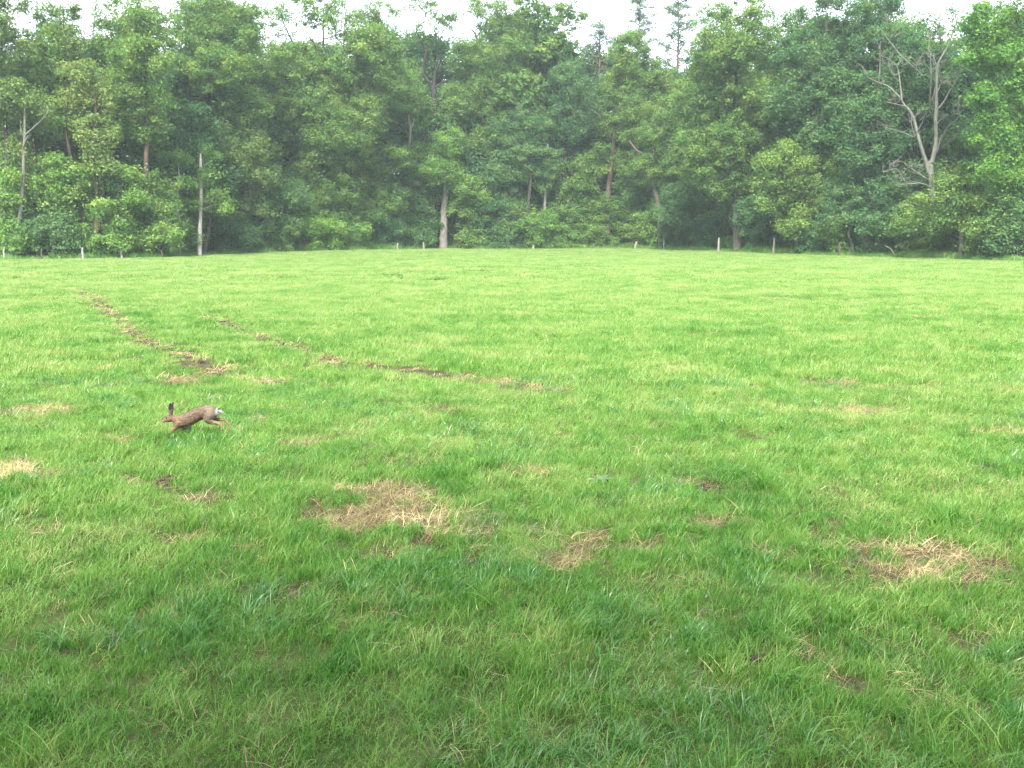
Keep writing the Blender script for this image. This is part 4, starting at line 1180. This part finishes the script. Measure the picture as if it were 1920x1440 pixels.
for u in range(-60, 2000, 85):
    dist = E(u) + rg.uniform(22, 30)
    uu = u + rg.uniform(-25, 25)
    p = at(uu, 470, dist)
    place_generic(p[0], dist, rg.uniform(.8, .95), rg.uniform(0, 6.28), GEN[k % 4], 'far tree glimpsed through gaps at the back of the wood', 'trees at the back of the wood')
    k += 1
# saplings and hazels filling the wood below the crowns
def thicket(seed, H, leaf):
    rng = np.random.default_rng(seed)
    lob = [(np.array([rng.uniform(-1, 1) * H * .22, rng.uniform(-1, 1) * H * .18, H * z]), np.array([.26, .22, .17]) * H * rng.uniform(.8, 1.2), 1.0)
           for z in (.12, .2, .3, .4, .5, .6, .7, .8)]
    tips = clumps_in(rng, lob, .6, .40)
    tips[:, 2] = np.maximum(tips[:, 2], .2)
    S = np.array([[rng.normal(0, .1), rng.normal(0, .1), H * .85 * f - .1, .08 * (1 - f) + .015] for f in np.linspace(0, 1, 6)])
    bv, b4, _ = grow(rng, list(S), tips, tip_r=.012)
    v, f4, t = leaves(rng, tips, .6 * rng.uniform(.8, 1.3, len(tips)), 140, .175, .5)
    tv, tf = join([tube(S, 7, True, .05, rng)])
    return (mesh_np('trunk', tv, tf, None, BARK['oak'], True), mesh_np('branches', bv, [b4], None, BARK['oak'], True), mesh_np('crown', v, f4, {'tint': t}, LEAF[leaf]))


THICK = [thicket(31, 6.5, 'oak'), thicket(32, 6.0, 'dark'), thicket(33, 7.0, 'oak'), thicket(34, 5.5, 'bush')]
for row, (off, step, lab, grp) in enumerate(((4.5, 44, 'leafy hazel-like sapling among the trunks just inside the wood', 'saplings just inside the wood'),
                                        (10.5, 40, 'shaded sapling in the dark interior of the wood', 'saplings deep inside the wood'))):
    for u in range(-40, 1970, step):
        if row and u < 40:
            continue
        dist = E(u) + off + rg.uniform(-1.2, 1.2)
        uu = u + rg.uniform(-14, 14)
        p = at(uu, 470, dist)
        if row == 0:
            lab = whereabouts('leafy sapling inside the wood', uu)
        e = place_generic(p[0], dist, rg.uniform(.75, 1.15) * (.8 if u < 60 or 300 < u < 420 else 1), rg.uniform(0, 6.28), THICK[rg.randrange(4)], lab, grp)
        e.name = 'sapling'
# the wood's edge behind the viewpoint, whose shade lies on the foreground
for x, y, s in ((-11, -12.5, 1.1), (-5, -12.5, 1.15), (1.5, -11.5, 1.1), (8, -12, 1.1), (-17, -13, 1.15), (15, -12.5, 1.1)):
    place_generic(x, y, s, rg.uniform(0, 6.28), GEN[k % 4], 'tree behind the viewpoint that shades the foreground grass', 'trees behind the viewpoint')
    k += 1

# ------------------------------------------------------------------ bushes along the edge
BUSHES = [
    (38, 440, 52, 40, 0.5, 'bush', .45, 'leafy bush at the far left foot of the wood'),
    (112, 437, 52, 42, .3, 'dark', .7, 'darker bush second from the left edge'),
    (205, 455, 48, 26, -.2, 'bush', .5, 'low bush behind the fence stubs at left'),
    (290, 452, 46, 30, -.5, 'bush', .7, 'bright spreading bush left of the birch'),
    (345, 440, 30, 32, 1, 'oak', .5, 'small bush just left of the white birch trunk'),
    (440, 440, 46, 38, .5, 'dark', .6, 'dark bush right of the white birch trunk'),
    (512, 446, 42, 34, .3, 'oak', .4, 'dull green bush between birch and the bright bush'),
    (596, 442, 54, 30, -.6, 'bright', .75, 'bright green sunlit bush left of centre'),
    (662, 444, 44, 28, -.2, 'bush', .55, 'medium green bush right of the bright sunlit one'),
    (722, 440, 44, 36, .5, 'dark', .5, 'dark bush behind the pair of low white posts'),
    (785, 444, 34, 28, .6, 'dark', .6, 'small dark bush left of the thick grey trunk'),
    (884, 448, 44, 24, 0, 'oak', .6, 'low bush right of the thick grey trunk'),
    (950, 445, 50, 28, .2, 'dark', .7, 'dark rounded bush at the centre of the wood edge'),
    (1035, 440, 62, 34, -.4, 'bush', .45, 'wide mid-green bush overhanging the field at centre'),
    (1098, 440, 40, 30, .2, 'oak', .6, 'bush left of the little grassy rise'),
    (1150, 425, 44, 34, 1.8, 'dark', .5, 'dark bush behind the little grassy rise'),
    (1197, 440, 28, 22, .4, 'olive', .6, 'small pale twiggy bush right of the little grassy rise'),
    (1275, 442, 44, 28, .9, 'dark', .6, 'dark bush between the first two pale fence posts'),
    (1335, 440, 36, 30, 1.2, 'dark', .4, 'dark bush left of the big oak trunk'),
    (1430, 442, 40, 32, 1.1, 'dark', .4, 'dark bush right of the big oak trunk'),
    (1520, 444, 54, 34, .6, 'dark', .6, 'shaded bush under the light green round crown'),
    (1580, 440, 44, 38, .5, 'oak', .4, 'bush behind the brown fence post'),
    (1645, 440, 46, 40, .6, 'dark', .55, 'dark bush left of the fallen pale branch'),
    (1718, 440, 50, 42, .2, 'oak', .62, 'green bush at the foot of the dead oak, left side'),
    (1838, 450, 56, 30, .2, 'oak', .55, 'low green bush right of the dead oak'),
    (1895, 430, 50, 54, .6, 'dark', .6, 'dark bush in the lower right corner of the wood'),
]
for i, (u, v, ru, rv, off, lf, t0, lab) in enumerate(BUSHES):
    ru, rv, v = ru * 1.1, rv * 1.2, v - 4
    dist = E(u) + 1.2 + off
    rngb = np.random.default_rng(900 + i)
    k_ = dist / FPX
    gpt = at(u, 470, dist)
    root = np.array([gpt[0], dist, 0.0])
    e = tag(link('bush', None, loc=root), lab, 'bush')
    lob = []
    for j in range(5):
        uu, vv = u + rngb.uniform(-.55, .55) * ru, v + rngb.uniform(-.5, .45) * rv
        c_ = at(uu, vv, dist + rngb.uniform(-.6, .6)) - root
        lob.append((c_, np.array([.5 * ru, .45 * ru, .55 * rv]) * k_ * rngb.uniform(.85, 1.2), 1.0))
    lob.append((at(u, 462, dist) - root, np.array([.8 * ru, .5 * ru, 12]) * k_, 1.0))
    tips = clumps_in(rngb, lob, .5, .40)
    tips[:, 2] = np.maximum(tips[:, 2], .25)
    st = [np.array([0, 0, z_]) for z_ in (0.0, .3, .6)]
    bv, b4, _ = grow(rngb, st, tips, tip_r=.010)
    link('stems', mesh_np('stems', bv, [b4], None, BARK['oak'], True), e)['kind'] = 'stuff'
    lv, l4, lt = leaves(rngb, tips, .5 * rngb.uniform(.8, 1.4, len(tips)), 90, .155, t0, flat=.7)
    link('leaves', mesh_np('leaves', lv, l4, {'tint': lt}, LEAF[lf]), e)['kind'] = 'stuff'
    TRI[0] += len(l4)

# ------------------------------------------------------------------ fence posts and the fallen branch
POSTS = [
    (9, 467, 487, 2.2, 'post', 'pale fence post stub at the left edge of the field'), (79, 467, 485, 2.0, 'oak', 'dark fence post stub second from the left edge'),
    (156, 465, 485, 2.4, 'post', 'pale post stub third from the left edge of the field'), (229, 467, 486, 2.4, 'post', 'pale post stub fourth from the left edge of the field'),
    (305, 470, 485, 1.8, 'oak', 'thin grey post stub left of the white birch'), (745, 459, 471, 2.0, 'post', 'left one of the two low white posts near the thick grey trunk'),
    (795, 459, 472, 2.2, 'post', 'right one of the two low white posts near the thick grey trunk'), (1000, 462, 470, 2.2, 'post', 'very short pale post under the wide bush at centre'),
    (1190, 455, 468, 2.2, 'post', 'short leaning pale post by the small twiggy bush'), (1245, 445, 470, 2.0, 'post', 'slim pale fence post, leftmost of the three tall ones'),
    (1347, 448, 473, 2.4, 'post', 'pale crooked fence post left of the big oak trunk'), (1450, 448, 477, 2.3, 'post', 'pale fence post right of the big oak trunk'),
    (1573, 455, 481, 1.8, 'pine', 'brown fence post under the bushes at right'),
]
for i, (u, v0, v1, hw, mt, lab) in enumerate(POSTS):
    rp = np.random.default_rng(300 + i)
    dist = E(u) - .5
    g = at(u, v1, dist)
    H = (v1 - v0) / FPX * dist * 1.02 + max(0.0, 0.0)
    r = hw / FPX * dist * 0.85
    ln = rp.normal(0, .04) + (0.14 if u == 1190 else 0)
    z0 = float(height(np.array([g[0]]), np.array([dist]))[0])
    H = max(H, at(u, v0, dist)[2] - z0)
    P = [[0, 0, -.3, r * 1.05], [ln * .3, 0, H * .3, r], [ln * .6 + rp.normal(0, .03), 0, H * .65, r * .95], [ln, 0, H * .96, r * .9], [ln, 0, H, r * .6]]
    V, F = join([tube(P, 9, True)])
    tag(link('fence_post', mesh_np('fence_post', V, F, None, BARK[mt], True), loc=(g[0], dist, z0)), lab, 'post', 'old fence posts along the wood edge')
dist = E(1670) - .3
g = at(1678, 476, dist)
P = [[0, 0, .02, .07]] + [[*(at(u, v, dist) - np.array([g[0], dist, 0])), r] for u, v, r in ((1672, 469, .065), (1665, 464, .05), (1660, 461, .03))]
V, F = join([tube(P, 7, True)])
tag(link('fallen_branch', mesh_np('fallen_branch', V, F, None, BARK['dead'], True), loc=(g[0], dist, 0)), 'pale broken branch lying at the field edge below the dead oak', 'branch')

# ------------------------------------------------------------------ the running hare
HK = 0.000567                                             # metres for one step of the enlarged view it was measured in
hg = ground(280 + 900 / 10.667, 821)
HZ0 = 966.0


def hp(cx, cyy, side=0.0):
    return np.array([(cx - 900) * HK, side, (HZ0 - cyy) * HK])


def ico(c, r, sc=(1, 1, 1), nth=9, nph=14):
    th = np.linspace(0, np.pi, nth)[1:-1]
    ph = np.arange(nph) * 2 * np.pi / nph
    pts = np.stack([np.outer(np.sin(th), np.cos(ph)), np.outer(np.sin(th), np.sin(ph)), np.outer(np.cos(th), np.ones(nph))], -1).reshape(-1, 3)
    V = np.concatenate([pts, [[0, 0, 1], [0, 0, -1]]]) * r * np.array(sc) + c
    m = nth - 2
    i = np.arange(m - 1)[:, None] * nph + np.arange(nph)
    j = np.arange(m - 1)[:, None] * nph + (np.arange(nph) + 1) % nph
    F4 = np.stack([i, i + nph, j + nph, j], -1).reshape(-1, 4)
    a = np.arange(nph)
    t1 = np.stack([np.full(nph, m * nph), a, (a + 1) % nph], 1)
    t2 = np.stack([np.full(nph, m * nph + 1), (m - 1) * nph + (a + 1) % nph, (m - 1) * nph + a], 1)
    return V, F4, np.concatenate([t1, t2])


blob = []


def chain(pts, side, wid=1.0):
    """rows (cx, cy, r[, side]) in measuring steps"""
    P = np.array([[p[0], p[1], p[2], p[3] if len(p) > 3 else side] for p in pts], float)
    for a, b_ in zip(P[:-1], P[1:]):
        L = np.hypot(*(b_[:2] - a[:2]))
        n = max(2, int(L / (0.28 * min(a[2], b_[2]))) + 1)
        for f in np.linspace(0, 1, n, endpoint=False):
            q = a * (1 - f) + b_ * f
            blob.append(ico(hp(q[0], q[1], q[3]), q[2] * HK, (1, wid, 1)))
    blob.append(ico(hp(P[-1][0], P[-1][1], P[-1][3]), P[-1][2] * HK, (1, wid, 1)))


chain([(545, 610, 72), (600, 628, 100), (680, 645, 128), (770, 622, 138), (860, 580, 134), (950, 530, 130), (1050, 487, 126), (1150, 462, 134), (1235, 465, 124), (1300, 485, 92)], 0, .86)   # trunk
chain([(325, 640, 26), (345, 628, 38), (375, 612, 52), (412, 602, 64), (450, 592, 68), (490, 590, 66), (545, 610, 72)], 0, .82)                                                      # muzzle, head, neck
chain([(300, 640, 17), (330, 655, 24)], 0, 1)                                                                                                                                             # nose and lip
for sd, o_, top in ((-.018, 0, 268), (.022, 16, 282)):                                                                                                                                     # ears
    chain([(462 + o_ * .4, 525, 26, sd), (458 + o_ * .7, 470, 24, sd * 1.2), (466 + o_, 410, 34, sd * 1.5), (478 + o_, 350, 35, sd * 1.6), (484 + o_, 305, 26, sd * 1.6), (482 + o_, top + 16, 13, sd * 1.6)], sd, .42)
# forelegs: near one reaching forward, far one folded under the chest
chain([(640, 680, 88, -.035), (580, 735, 62, -.04), (520, 800, 40, -.042), (460, 848, 30, -.042), (390, 890, 23, -.042), (325, 935, 19, -.042), (280, 965, 18, -.042), (255, 978, 14, -.042)], -.04, .8)
chain([(690, 720, 80, .03), (700, 790, 46, .035), (735, 830, 28, .035), (790, 815, 21, .035), (812, 775, 18, .035), (820, 755, 15, .035)], .03, .8)
# hind legs stretched backwards
chain([(1235, 510, 112, -.03), (1190, 585, 76, -.04), (1225, 630, 56, -.045), (1300, 655, 44, -.045), (1390, 668, 31, -.045), (1450, 705, 26, -.045), (1495, 770, 22, -.045), (1535, 850, 20, -.045), (1555, 905, 17, -.045)], -.04, .8)
chain([(1240, 500, 105, .03), (1230, 590, 70, .04), (1300, 625, 46, .045), (1400, 632, 32, .045), (1500, 640, 27, .045), (1545, 700, 23, .045), (1585, 790, 20, .045), (1605, 880, 17, .045)], .04, .8)
# tail
chain([(1345, 425, 34), (1395, 425, 38), (1440, 455, 32), (1475, 480, 16)], 0, .8)
V, F = join(blob)
tmp = link('hare', mesh_np('hare_parts', V, F))
rm = tmp.modifiers.new('r', 'REMESH')
rm.mode, rm.voxel_size = 'VOXEL', 0.0036
smo = tmp.modifiers.new('s', 'SMOOTH')
smo.factor, smo.iterations = 0.5, 7
bpy.context.view_layer.update()
dg = bpy.context.evaluated_depsgraph_get()
hm = bpy.data.meshes.new_from_object(tmp.evaluated_get(dg))
tmp.modifiers.clear()
tmp.data = hm
hare = tmp
n = len(hm.vertices)
co = np.empty(n * 3, np.float32)
hm.vertices.foreach_get('co', co)
co = co.reshape(-1, 3).astype(float)
nr = np.empty(n * 3, np.float32)
hm.vertices.foreach_get('normal', nr)
nr = nr.reshape(-1, 3).astype(float)
cx, cyy = co[:, 0] / HK + 900, HZ0 - co[:, 2] / HK
rh = np.random.default_rng(4)


def blendc(colr, w, c):
    return colr * (1 - w[:, None]) + np.array(c) * w[:, None]


nz = fbm(cx / 34, cyy / 22 + cx / 60, 3, 3)
colr = np.tile(np.array([0.235, 0.150, 0.085]), (n, 1))
colr = blendc(colr, sstep(.42, .58, nz) * .7, (0.085, 0.060, 0.040))                                    # brown grizzle
back_y = np.interp(cx, [540, 700, 850, 1000, 1150, 1250, 1340], [560, 500, 440, 390, 355, 355, 400])
colr = blendc(colr, (1 - sstep(0, 70, cyy - back_y)) * sstep(620, 760, cx) * .35, (0.150, 0.105, 0.072))
colr = blendc(colr, sstep(1080, 1200, cx) * (1 - sstep(560, 640, cyy)) * .4, (0.280, 0.215, 0.165))      # greyer haunch
colr = blendc(colr, sstep(480, 540, cx) * (1 - sstep(600, 680, cx)) * sstep(500, 560, cyy) * (1 - sstep(640, 720, cyy)) * .6, (0.290, 0.150, 0.065))  # rufous neck
bel_y = np.interp(cx, [600, 700, 800, 900, 1000, 1100], [740, 755, 735, 690, 640, 590])
colr = blendc(colr, sstep(-25, 25, cyy - bel_y) * sstep(640, 720, cx) * (1 - sstep(1080, 1130, cx)) * .85, (0.560, 0.520, 0.460))   # white belly
legs = np.maximum(sstep(700, 760, cyy) * (1 - sstep(560, 620, cx)), sstep(1260, 1340, cx) * sstep(600, 650, cyy))
colr = blendc(colr, legs * .75, (0.330, 0.205, 0.100))
colr = blendc(colr, sstep(1345, 1365, cx) * (1 - sstep(520, 600, cyy)) * .9, (0.660, 0.630, 0.590))      # white tail and rump edge
colr = blendc(colr, sstep(1370, 1390, cx) * (1 - sstep(405, 428, cyy)) * .95, (0.030, 0.026, 0.024))      # black upper tail
colr = blendc(colr, (1 - sstep(440, 480, cx)) * sstep(520, 560, cyy) * (1 - sstep(690, 720, cyy)) * .5, (0.270, 0.165, 0.085))
colr = blendc(colr, (1 - sstep(345, 380, cx)) * sstep(600, 640, cyy) * (1 - sstep(690, 720, cyy)) * .4, (0.400, 0.310, 0.220))
ear = (1 - sstep(500, 530, cyy)) * (1 - sstep(540, 580, cx))
colr = blendc(colr, ear * .75, (0.190, 0.130, 0.085))
colr = blendc(colr, ear * (1 - sstep(395, 425, cyy)) * (1 - sstep(503, 520, cx)) * .95, (0.018, 0.016, 0.015))
colr = blendc(colr, ear * sstep(504, 522, cx) * sstep(300, 330, cyy) * .85, (0.620, 0.590, 0.540))
colr = colr * 0.45 + colr.mean(1)[:, None] * 0.12
colr = np.minimum(colr, 0.24)
colr *= (0.85 + 0.3 * rh.uniform(0, 1, (n, 1)))
ca = hm.attributes.new('fur_colour', 'FLOAT_COLOR', 'POINT')
ca.data.foreach_set('color', np.concatenate([colr, np.ones((n, 1))], 1).astype(np.float32).ravel())
m_fur, nt, out = new_mat('hare_fur')
fc = attr(nt, 'fur_colour', out='Color')
bs = nt.nodes.new('ShaderNodeBsdfPrincipled')
bs.inputs['Roughness'].default_value = 0.75
bs.inputs['Specular IOR Level'].default_value = 0.2
nt.links.new(fc, bs.inputs['Base Color'])
nt.links.new(bs.outputs[0], out.inputs[0])
hm.materials.clear()
hm.materials.append(m_fur)
hm.polygons.foreach_set('use_smooth', np.ones(len(hm.polygons), bool))
hare.name = 'hare'
hare.location = hg + np.array([0, 0, float(height(np.array([hg[0]]), np.array([hg[1]]))[0])])
hare.rotation_euler.z = math.atan2(-hg[0], hg[1]) * -1 * 0 + math.radians(0)
tag(hare, 'brown hare running left across the meadow with black-tipped ears raised', 'hare')
# short coat hairs
sel = rh.integers(0, n, 9000)
p, nn = co[sel], nr[sel]
flow = np.array([1.0, 0, -0.25]) + rh.normal(0, .25, (len(sel), 3))
dirv = nn * .45 + flow - nn * (flow * nn).sum(1)[:, None]
dirv /= np.linalg.norm(dirv, axis=1)[:, None]
thin_part = (ear[sel] > .3) | (legs[sel] > .4)
Lh = np.where(thin_part, .005, .014) * rh.uniform(.6, 1.3, len(sel))
sidev = np.cross(dirv, nn)
sidev /= np.linalg.norm(sidev, axis=1)[:, None] + 1e-9
Vh = np.stack([p - sidev * .0012, p + sidev * .0012, p + dirv * Lh[:, None]], 1).reshape(-1, 3)
ch = np.repeat(np.concatenate([np.clip(colr[sel] * rh.uniform(.45, 1.7, (len(sel), 1)), 0, 1), np.ones((len(sel), 1))], 1), 3, 0)
fur = link('fur', mesh_np('fur', Vh, np.arange(len(Vh)).reshape(-1, 3), {'fur_colour': ch}, m_fur), hare)
fur['kind'] = 'stuff'
m_eye, nt, out = new_mat('hare_eye')
bs = nt.nodes.new('ShaderNodeBsdfPrincipled')
bs.inputs['Base Color'].default_value = (0.012, 0.009, 0.006, 1)
bs.inputs['Roughness'].default_value = 0.12
nt.links.new(bs.outputs[0], out.inputs[0])
for sd in (-1, 1):
    V, f4, f3 = ico(np.zeros(3), 17 * HK, (1, .6, 1))
    link('eye', mesh_np('eye', V, [f4, f3], None, m_eye, True), hare, tuple(hp(385, 573, sd * .0265)))

fx = np.concatenate([hg[0] + rng.normal(-.34, .07, 10), hg[0] + rng.normal(.36, .07, 10), hg[0] + rng.uniform(-.3, .3, 8)])
fy = hg[1] + rng.uniform(-.16, .02, len(fx))
scatter('tussock_grass', np.stack([fx, fy, height(fx, fy)], 1), rng.uniform(.45, .8, len(fx)), rng.uniform(0.1, .5, len(fx)), tall, 6, rng,
        'grass tufts brushing the feet of the running hare', 'grass', .2)

# ------------------------------------------------------------------ weeds in the turf
def weed(u, v, n, L, seed, cols, lab):
    r_ = np.random.default_rng(seed)
    g_ = ground(u, v)
    z_ = float(height(g_[:1], g_[1:2])[0])
    e = tag(link('weed', None, loc=(g_[0], g_[1], z_)), lab, 'weed')
    for k_ in range(n):
        an, Lk = r_.uniform(0, 6.283), L * r_.uniform(.6, 1.15)
        d_ = np.array([math.cos(an), math.sin(an), 0])
        s_ = np.array([-math.sin(an), math.cos(an), 0])
        up = r_.uniform(.35, .9)
        V_, F_ = [], []
        for j in range(6):
            f_ = j / 5
            c_ = d_ * Lk * f_ * .85 + np.array([0, 0, Lk * (up * f_ - up * .75 * f_ * f_)])
            w_ = Lk * .17 * math.sin(math.pi * min(1, f_ * .9 + .1)) ** .8
            V_ += [c_ - s_ * w_ + np.array([0, 0, w_ * .4]), c_, c_ + s_ * w_ + np.array([0, 0, w_ * .4])]
            if j:
                o_ = 3 * j
                F_ += [[o_ - 3, o_ - 2, o_ + 1, o_], [o_ - 2, o_ - 1, o_ + 2, o_ + 1]]
        link('leaf', mesh_np('leaf', np.array(V_), np.array(F_), {'tint': np.full(len(V_), r_.uniform(0, 1))}, cols, True), e)


M_WEED = leaf_mat('weed_leaves', [(0, (0.03, 0.06, 0.028)), (1, (0.085, 0.115, 0.065))], .25, .03)
weed(1128, 902, 11, .17, 1, M_WEED, 'pale wilting broad-leaved weed on a dark bare spot')
weed(890, 874, 10, .15, 2, LEAF['bright'], 'dark green broad-leaved weed clump behind the straw patches')

# ------------------------------------------------------------------ haze
hz = bpy.data.materials.new('haze_air')
hz.use_nodes = True
nt = hz.node_tree
for n_ in list(nt.nodes):
    nt.nodes.remove(n_)
out = nt.nodes.new('ShaderNodeOutputMaterial')
pv = nt.nodes.new('ShaderNodeVolumePrincipled')
pv.inputs['Color'].default_value = (0.80, 0.95, 0.96, 1)
pv.inputs['Density'].default_value = 0.00045
pv.inputs['Anisotropy'].default_value = 0.2
nt.links.new(pv.outputs[0], out.inputs['Volume'])
x0, x1, y0, y1, z0, z1 = -130, 130, -40, 210, -1.5, 33
V = np.array([[x, y, z] for x in (x0, x1) for y in (y0, y1) for z in (z0, z1)], float)
F = np.array([[0, 1, 3, 2], [4, 6, 7, 5], [0, 4, 5, 1], [2, 3, 7, 6], [0, 2, 6, 4], [1, 5, 7, 3]])
haze = link('haze', mesh_np('haze', V, F, None, hz))
tag(haze, 'thin summer haze between the viewpoint and the wood', 'haze', kind='stuff')
print('leaf triangles', TRI[0], 'total', sum(len(m.loops) - 2 * len(m.polygons) for m in bpy.data.meshes))
